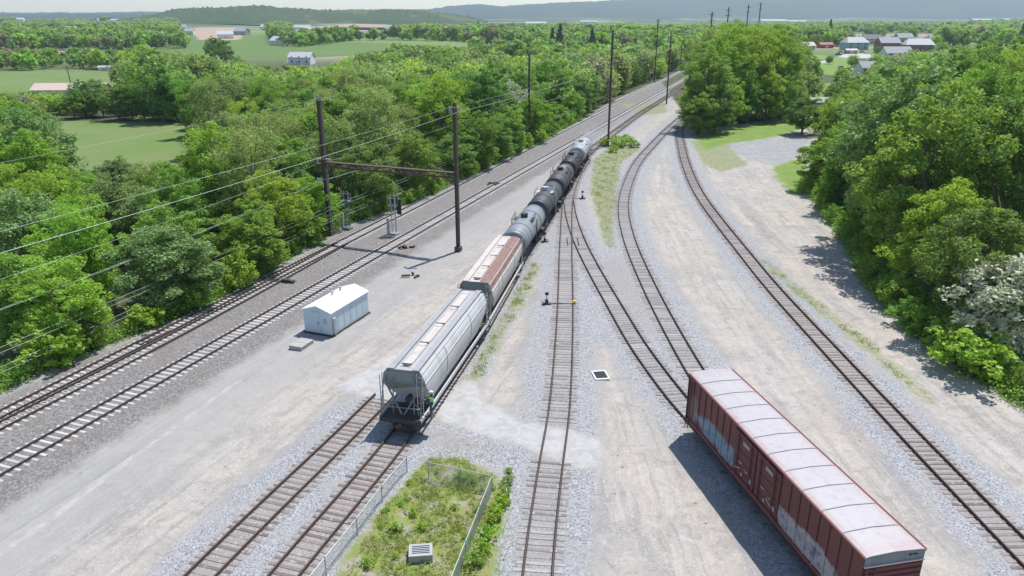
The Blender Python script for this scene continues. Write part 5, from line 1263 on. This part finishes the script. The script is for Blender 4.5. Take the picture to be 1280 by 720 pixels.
for x, y in zip(xx, yy):
    sp = 7.5 if y < 420 else (10 if y < 900 else 16); k = (int(x / sp), int(y / sp))
    if k in cellsp: continue
    cellsp[k] = 1; u, v = pr(x, y, 0)
    h = random.uniform(9, 17)
    if u < 480: lim = np.interp(u, [0, 230, 320, 400, 480], [50, 56, 84, 84, 62]) + random.uniform(-4, 14)
    elif u < 860: lim = np.interp(u, [480, 560, 860], [58, 44, 40]) + random.uniform(-6, 20)
    else: lim = np.interp(u, [860, 1000, 1100, 1280], [36, 62, 66, 52]) + random.uniform(-4, 14)
    if y < 300 and u < 170: lim = random.uniform(112, 128)
    elif y < 700 and u < 170: lim = random.uniform(58, 76)
    if y < 700: h = min(h, ytop_h(x, y, lim))
    if h < 3: continue
    l_ = random.choice(['leaf_far', 'leaf_far', 'leaf_mid', 'leaf_bright', 'leaf_dark', 'leaf_olive'] + (['leaf_brown'] if 500 < u < 620 or random.random() < .2 else ['leaf_far']))
    (near_ if y < 430 else far_).append((x, y, max(3.0, h * random.uniform(.34, .52)) * (1.0 if y < 900 else 1.4), h, l_))
for u, v, h in ((1005, 100, 11), (1012, 124, 9), (1052, 101, 6), (1066, 84, 7), (1094, 90, 9), (1060, 55, 12), (1085, 50, 14), (1125, 52, 13), (1168, 60, 11), (1176, 72, 10), (1032, 51, 12), (1010, 50, 12), (1140, 49, 14), (1100, 49, 13), (1046, 58, 7), (1000, 72, 9), (1036, 80, 5), (1128, 60, 8), (1096, 68, 6), (1050, 110, 7), (1062, 122, 9), (1040, 132, 7)):
    x, y = g(u, v); near_.append((x, y, h * .5, h, random.choice(['leaf_mid', 'leaf_far', 'leaf_dark', 'leaf_bright'])))
LV = ['leaf_far', 'leaf_mid', 'leaf_bright', 'leaf_dark', 'leaf_olive', 'leaf_brown']
woods('distant_woodland', near_, 900, .10, LV); woods('distant_woodland', far_, 200, .22, LV)

# ------------------------------------------------------------------ buildings
def house(x, y, L_, W_, hw, hr, rz, wall, roof, lab, cat='house', name='house', z=None, wins=3, hip=0.0):
    z = float(terrain(x, y)) if z is None else z; r = empty(name, (x, y, z), rz, lab, cat)
    mb = MB(); mb.loft([[(-L_ / 2, -W_ / 2, -.5), (L_ / 2, -W_ / 2, -.5), (L_ / 2, W_ / 2, -.5), (-L_ / 2, W_ / 2, -.5)], [(-L_ / 2, -W_ / 2, hw), (L_ / 2, -W_ / 2, hw), (L_ / 2, W_ / 2, hw), (-L_ / 2, W_ / 2, hw)]])
    if not hip:
        for s in (-1, 1): mb.loft([[(s * L_ / 2, -W_ / 2, hw), (s * L_ / 2, 0, hw + hr), (s * L_ / 2, W_ / 2, hw)], [(s * (L_ / 2 - .2), -W_ / 2, hw), (s * (L_ / 2 - .2), 0, hw + hr), (s * (L_ / 2 - .2), W_ / 2, hw)]])
    mb.build('wall', wall, r); o_ = .5; rp_ = [(-W_ / 2 - o_, hw - .15), (0, hw + hr + .15), (W_ / 2 + o_, hw - .15)]
    mb = MB(); xe = [(-L_ / 2 - o_, 0), (L_ / 2 + o_, 0)]
    if hip:
        a, b_ = L_ / 2 + o_, W_ / 2 + o_; t = L_ / 2 - hip
        mb.loft([[(-a, -b_, hw - .1), (a, -b_, hw - .1), (a, b_, hw - .1), (-a, b_, hw - .1)], [(-t, -.1, hw + hr), (t, -.1, hw + hr), (t, .1, hw + hr), (-t, .1, hw + hr)]])
    else: mb.loft([[(xx_, yy_, zz_) for yy_, zz_ in rp_] + [(xx_, yy_, zz_ - .22) for yy_, zz_ in rp_[::-1]] for xx_, _ in xe])
    ro_ = mb.build('roof', roof, r)
    if cat == 'house': MB().box((L_ * .22, W_ * .15, hw + hr), (.9, .7, 1.6)).build('chimney', 'far_brick', ro_)
    for i in range(wins):
        for s in (-1, 1):
            xw = -L_ / 2 + (i + .5) * L_ / wins
            for lv in range(1 if hw < 4.5 else 2):
                w_ = MB().box((xw, s * (W_ / 2 + .02), 1.7 + lv * 2.7), (1.1, .08, 1.3)).build('window', 'far_glass', r)
    MB().box((-L_ * .1 if wins else 0, -W_ / 2 - .03, 1.05), (1.0 if cat == 'house' else 2.6, .08, 2.1)).build('door', 'far_trim', r)
    return r
for nme, col in (('far_white', (.72, .73, .74)), ('far_cream', (.6, .56, .48)), ('far_grey', (.30, .32, .34)), ('far_blue', (.32, .37, .42)), ('far_brick', (.25, .12, .09)), ('roof_grey', (.26, .27, .29)), ('roof_light', (.42, .42, .43)), ('roof_dark', (.10, .10, .11)), ('roof_tan', (.52, .40, .34)), ('far_trim', (.5, .5, .5)), ('barn_red', (.30, .07, .05)), ('orange_wood', (.42, .20, .07))):
    painted(nme, col, amount=.2, rough=.7, streak=False)
m, nt, b = newmat('far_glass'); b.inputs['Base Color'].default_value = (.03, .035, .045, 1); b.inputs['Roughness'].default_value = .15
def at(u, v, zb=0):
    x, y = g(u, v, zb); return x, y
HS = [((1067, 62), 17, 10, 5.2, 3.2, .15, 'far_blue', 'roof_light', 'blue-grey house with a sunlit light roof, leftmost of the village group'),
      ((1108, 62), 15, 10, 5, 3.2, .1, 'far_brick', 'roof_grey', 'brown house with a grey roof between the two light-roofed houses'),
      ((1146, 64), 19, 11, 4.6, 3.4, -.15, 'far_brick', 'roof_light', 'brick house with a broad pale roof at the right of the village group'),
      ((1118, 77), 15, 8, 4.8, 2.6, .1, 'far_white', 'roof_grey', 'white two-storey house with a grey roof just above the right-hand treetops'),
      ((1082, 92), 8, 6, 2.8, 2, .2, 'far_white', 'roof_grey', 'small white cottage with a pale grey roof left of the right-hand treetops'),
      ((1216, 46), 20, 11, 5, 3, .1, 'far_grey', 'roof_light', 'long grey house by the right edge behind the treetops'),
      ((1198, 50), 12, 9, 3.5, 3, .1, 'far_cream', 'roof_dark', 'low dark-roofed house left of the long grey house by the right edge'),
      ((1044, 55), 13, 9, 4, 3, .3, 'far_white', 'roof_dark', 'white house with a black roof just left of the blue-grey house'),
      ((1088, 55), 14, 9, 4.5, 3, -.2, 'far_cream', 'roof_dark', 'cream house with a black roof behind the gap between the village houses'),
      ((1128, 54), 15, 9, 5, 3, .2, 'far_grey', 'roof_grey', 'grey house peeping out behind the brick house'),
      ((1168, 56), 13, 9, 4.5, 3, .1, 'far_white', 'roof_grey', 'white house just right of the brick house with the broad roof'),
      ((1100, 88), 9, 6, 3, 2.2, -.3, 'far_grey', 'roof_dark', 'small grey cottage with a black roof right beside the small white cottage'),
      ((1183, 47), 15, 9, 4.5, 3, -.1, 'far_cream', 'roof_grey', 'cream house with a grey roof far behind the right-hand treetops'),
      ((1008, 62), 10, 7, 3, 2, .3, 'far_cream', 'roof_tan', 'small tan-roofed house left of the village street')]
for (u, v), L_, W_, hw, hr, rz, wa, ro_, lab in HS: x, y = at(u, v); house(x, y, L_ * 1.1, W_ * 1.1, hw * 1.1, hr * 1.3, rz, wa, ro_, lab, hip=2.5 if ro_ == 'roof_light' else 0)
x, y = at(1063, 67); house(x, y, 8, 4, 2.6, .8, .05, 'orange_wood', 'roof_light', 'orange-brown garden shed in front of the leftmost village house', 'shed', 'shed', wins=0)
x, y = at(1031, 60); house(x, y, 12, 6, 3, 1.5, .2, 'barn_red', 'barn_red', 'dark red barn left of the village houses', 'barn', 'barn', wins=0)
x, y = at(1022, 136); house(x, y, 6, 4.5, 2.4, .9, .3, 'far_grey', 'roof_grey', 'small grey lean-to shed beside the lone dark tree behind the lawn', 'shed', 'shed', wins=1)
x, y = at(1028, 158); house(x + 2, y, 5, 4, 2.2, .8, .3, 'far_brick', 'roof_grey', 'little dark shed with a grey roof at the back of the paved lot', 'shed', 'shed', wins=1)
x, y = at(895, 47); house(x, y, 16, 9, 6, 3, .2, 'far_white', 'roof_grey', 'white house seen above the trees where the main tracks vanish', 'house')
x, y = at(377, 72); house(x, y, 15, 10, 4.5, 3, -.1, 'far_white', 'roof_light', 'white farmhouse with a bright roof behind the olive trees', 'house')
FB = [((92, 120), 27, 10, 3, 2, .1, 'far_cream', 'roof_tan', 'long tan-roofed stable beyond the left meadow', 'stable'), ((218, 83), 13, 9, 3, 2, -.2, 'far_grey', 'roof_light', 'pale-roofed shed at the far end of the left meadow', 'shed'),
      ((250, 84), 14, 10, 3, 2, -.1, 'far_grey', 'roof_grey', 'grey-roofed shed beside the dark trees of the left meadow', 'shed'), ((132, 88), 7, 3, 2, .6, 0, 'far_white', 'roof_light', 'small white trailer at the back of the left meadow', 'trailer')]
for (u, v), L_, W_, hw, hr, rz, wa, ro_, lab, cat in FB: x, y = at(u, v, -4); house(x, y, L_, W_, hw, hr, rz, wa, ro_, lab, cat, 'shed' if cat != 'trailer' else 'trailer', wins=0)
far_b = [(52, 27, 30, 'white'), (63, 30, 22, 'white'), (116, 36, 16, 'white'), (245, 34, 20, 'white'), (250, 40, 26, 'cream'), (390, 34, 30, 'white'), (410, 38, 36, 'cream'), (365, 50, 14, 'cream'), (173, 23, 30, 'cream'), (160, 22, 18, 'grey'), (226, 27, 14, 'white'), (320, 40, 12, 'grey'), (668, 26, 30, 'cream'), (690, 33, 18, 'white'), (775, 34, 30, 'white'), (800, 31, 26, 'grey'), (812, 37, 18, 'white'), (660, 38, 16, 'white'), (955, 36, 14, 'cream'), (1025, 30, 22, 'white'), (1083, 20.8, 60, 'white'), (1095, 20.6, 40, 'white'), (1124, 20.5, 40, 'white'), (1195, 23, 50, 'grey'), (1240, 21.5, 60, 'white'), (948, 21.5, 40, 'white'), (975, 22.5, 30, 'cream'), (500, 31, 20, 'white'), (730, 25, 26, 'white'), (378, 42, 22, 'white'), (398, 44, 16, 'grey'), (425, 42, 20, 'white'), (440, 40, 14, 'cream'), (352, 33, 16, 'white'), (300, 44, 14, 'white'), (1060, 27, 30, 'grey'), (1150, 28, 34, 'white'), (1000, 33, 20, 'white'), (990, 27, 24, 'cream')]
far_b.sort()
for i, (u, v, w_, c_) in enumerate(far_b):
    D = 27.1 * 940 / (v - 17.3); x = (u - 640) / 940 * D
    if D > 4500: D = 4500 - 10 * i; x = (u - 640) / 940 * D
    house(x, D, w_ * D / 1300 + 8, 10 + D * .004, 3.5 + D * .0014, 3 + D * .0008, random.uniform(-.4, .4), 'far_' + c_, random.choice(['roof_light', 'roof_grey', 'roof_light']), f'{dict(white="white", cream="cream", grey="grey")[c_]} building far out on the plain, {ORD[i]} from the left', 'building', 'building', wins=0)['group'] = 'buildings far out on the plain'
def car(x, y, rz, mat, lab):
    r = empty('parked_car', (x, y, float(terrain(x, y)) + .02), rz, lab, 'car', 'cars parked in the village'); mb = MB()
    mb.loft([[(-2.2, -.85, .3), (-2.2, .85, .3), (-2.25, .85, .8), (-2.25, -.85, .8)], [(2.2, -.85, .3), (2.2, .85, .3), (2.2, .85, .7), (2.2, -.85, .7)]]); mb.build('body', mat, r)
    MB().loft([[(-1.9, -.8, .78), (1.1, -.8, .74), (1.1, .8, .74), (-1.9, .8, .78)], [(-1.5, -.62, 1.42), (.4, -.62, 1.42), (.4, .62, 1.42), (-1.5, .62, 1.42)]]).build('cabin', 'far_glass', r)
    for s in (-1, 1):
        for q in (-1.4, 1.4): MB().rod((q, s * .7, .33), (q, s * .9, .33), .33, n=14).build('wheel', 'black_paint', r)
for u, v, mt, lab in ((1051, 66, 'far_white', 'white car parked beside the orange-brown shed'), (1048, 69, 'black_paint', 'black car parked beside the orange-brown shed'), (1052, 86, 'far_white', 'white car parked below the village street, nearer the cottage'), (1060, 89, 'far_white', 'second white car just left of the small white cottage'), (1078, 66, 'far_cream', 'cream car parked in front of the brown house')):
    x, y = at(u, v); car(x, y, random.uniform(-.3, .3), mt, lab)
for u, v, zt_, lab in ((90, 110, 88, 'leaning wooden pole by the long tan-roofed stable'), (245, 97, 82, 'wooden pole beside the pale shed in the left meadow')):
    x, y = g(u, v, -4); r = empty('utility_pole', (x, y, -4.2), 0, lab, 'pole'); MB().rod((0, 0, 0), (-.6, 0, 10), .28, .2).build('post', 'bark', r); MB().box((-.55, 0, 9.2), (2.2, .12, .15)).build('crossarm', 'bark', r)

# ------------------------------------------------------------------ hills
def mat_hill(name, c1, c2, sc_):
    m, nt, b = newmat(name); p = geopos(nt); v = nt.nodes.new('ShaderNodeTexVoronoi'); v.inputs['Scale'].default_value = sc_ ; lk(nt, p, v.inputs[0])
    n_ = noise(nt, p, sc_ * 8, 6, .7); n2 = noise(nt, p, sc_ * .6, 4)
    c = mix(nt, n_, c1, c2); sc2 = nt.nodes.new('ShaderNodeSeparateColor'); lk(nt, v.outputs['Color'], sc2.inputs[0])
    c = mix(nt, math_(nt, 'MULTIPLY', smooth(nt, sc2.outputs[0], .82, .84), smooth(nt, n2, .5, .55, 0, .45 if sc_ > .004 else .12)), c, (.16, .18, .08)); lk(nt, c, b.inputs['Base Color']); b.inputs['Roughness'].default_value = .95; b.inputs['Specular IOR Level'].default_value = .1
mat_hill('hill_wood', (.03, .055, .02), (.085, .12, .045), .006); mat_hill('hill_far', (.025, .045, .03), (.055, .08, .045), .0018)
def hill(D, depth, prof, mat, amp, n=260, m_=46):
    u0, u1 = prof[0][0], prof[-1][0]; us = np.linspace(u0, u1, n); top = np.interp(us, [p[0] for p in prof], [p[1] for p in prof])
    hh = H + (18 - top) / 940 * D * 1.02; rg = np.random.default_rng(int(D)); V = []
    for j in range(m_):
        t = j / (m_ - 1); s_ = math.sin(math.pi * t) ** .8; d_ = D - depth / 2 + depth * t
        rowx = (us - 640) / 940 * D * (1 + .05 * (t - .5)); nz_ = rg.normal(0, amp, n) * s_ + np.sin(us / 19 + j * .35) * amp * 1.5 * s_ * (1 - s_ * .6) 
        V.append(np.c_[rowx, np.full(n, d_) + np.sin(us / 31) * depth * .05, np.maximum(-12 * (1 - s_) - 4, hh * s_ + nz_)])
    V = np.concatenate(V); i_ = np.arange(n * m_).reshape(m_, n); F_ = np.stack([i_[:-1, :-1], i_[:-1, 1:], i_[1:, 1:], i_[1:, :-1]], -1).reshape(-1, 4)
    o = link(bpy.data.objects.new('hill', npmesh('hill', V, F_, mat, False))); tag(o, kind='structure')
hill(2700, 500, [(190, 24), (215, 20), (240, 14), (290, 11.5), (340, 9.5), (370, 12), (420, 14), (475, 14.5), (520, 13.5), (545, 16), (580, 20), (610, 26)], 'hill_wood', 3.0)
hill(6800, 1500, [(-200, 17), (60, 16.5), (150, 17), (200, 15.5), (330, 18), (420, 14), (540, 13), (575, 9), (600, 7.5), (630, 9.5), (680, 9), (800, 12), (900, 20)], 'hill_far', 4)
hill(7600, 2400, [(520, 14), (600, 12), (660, 7.5), (720, 5), (780, 2.5), (860, .5), (940, -4), (1020, -8), (1150, -9), (1300, -6), (1500, -5), (1700, 0)], 'hill_far', 4, 420, 60)
hill(5200, 900, [(-300, 19), (-100, 18.5), (60, 18.6), (180, 18), (300, 19), (400, 22)], 'hill_far', 3)

# ------------------------------------------------------------------ haze
hz = MB().box((0, 4300, 130), (24000, 10400, 320)).build('haze', 'concrete'); hz.data.materials.clear()
m = bpy.data.materials.new('haze_air'); m.use_nodes = True; nt = m.node_tree; nt.nodes.remove(nt.nodes['Principled BSDF'])
pv = nt.nodes.new('ShaderNodeVolumePrincipled'); pv.inputs['Color'].default_value = (.74, .89, 1, 1); pv.inputs['Density'].default_value = 9.5e-5; pv.inputs['Anisotropy'].default_value = .3
lk(nt, pv.outputs[0], nt.nodes['Material Output'].inputs['Volume']); hz.data.materials.append(m); tag(hz, kind='stuff')

# thin plume of steam or dust over the far end of the train
x_, y_ = g(738, 172, 3); pm = MB().ball((0, 0, 0), 1, (1, 1, 1), 20).build('smoke', 'concrete'); pm.location = (x_, y_, 3.6); pm.scale = (2.6, 9.0, 3.2); pm.rotation_euler = (0, 0, -.35); pm.data.materials.clear()
m = bpy.data.materials.new('smoke_air'); m.use_nodes = True; nt = m.node_tree; nt.nodes.remove(nt.nodes['Principled BSDF'])
oc = objc(nt); ln = nt.nodes.new('ShaderNodeVectorMath'); ln.operation = 'LENGTH'; lk(nt, oc, ln.inputs[0])
dn = math_(nt, 'MULTIPLY', smooth(nt, ln.outputs['Value'], 1.0, .2), smooth(nt, noise(nt, oc, 2.2, 4, .6), .42, .7, 0, .30))
pv = nt.nodes.new('ShaderNodeVolumePrincipled'); pv.inputs['Color'].default_value = (1, 1, 1, 1); lk(nt, dn, pv.inputs['Density']); lk(nt, pv.outputs[0], nt.nodes['Material Output'].inputs['Volume']); pm.data.materials.append(m); tag(pm, kind='stuff')
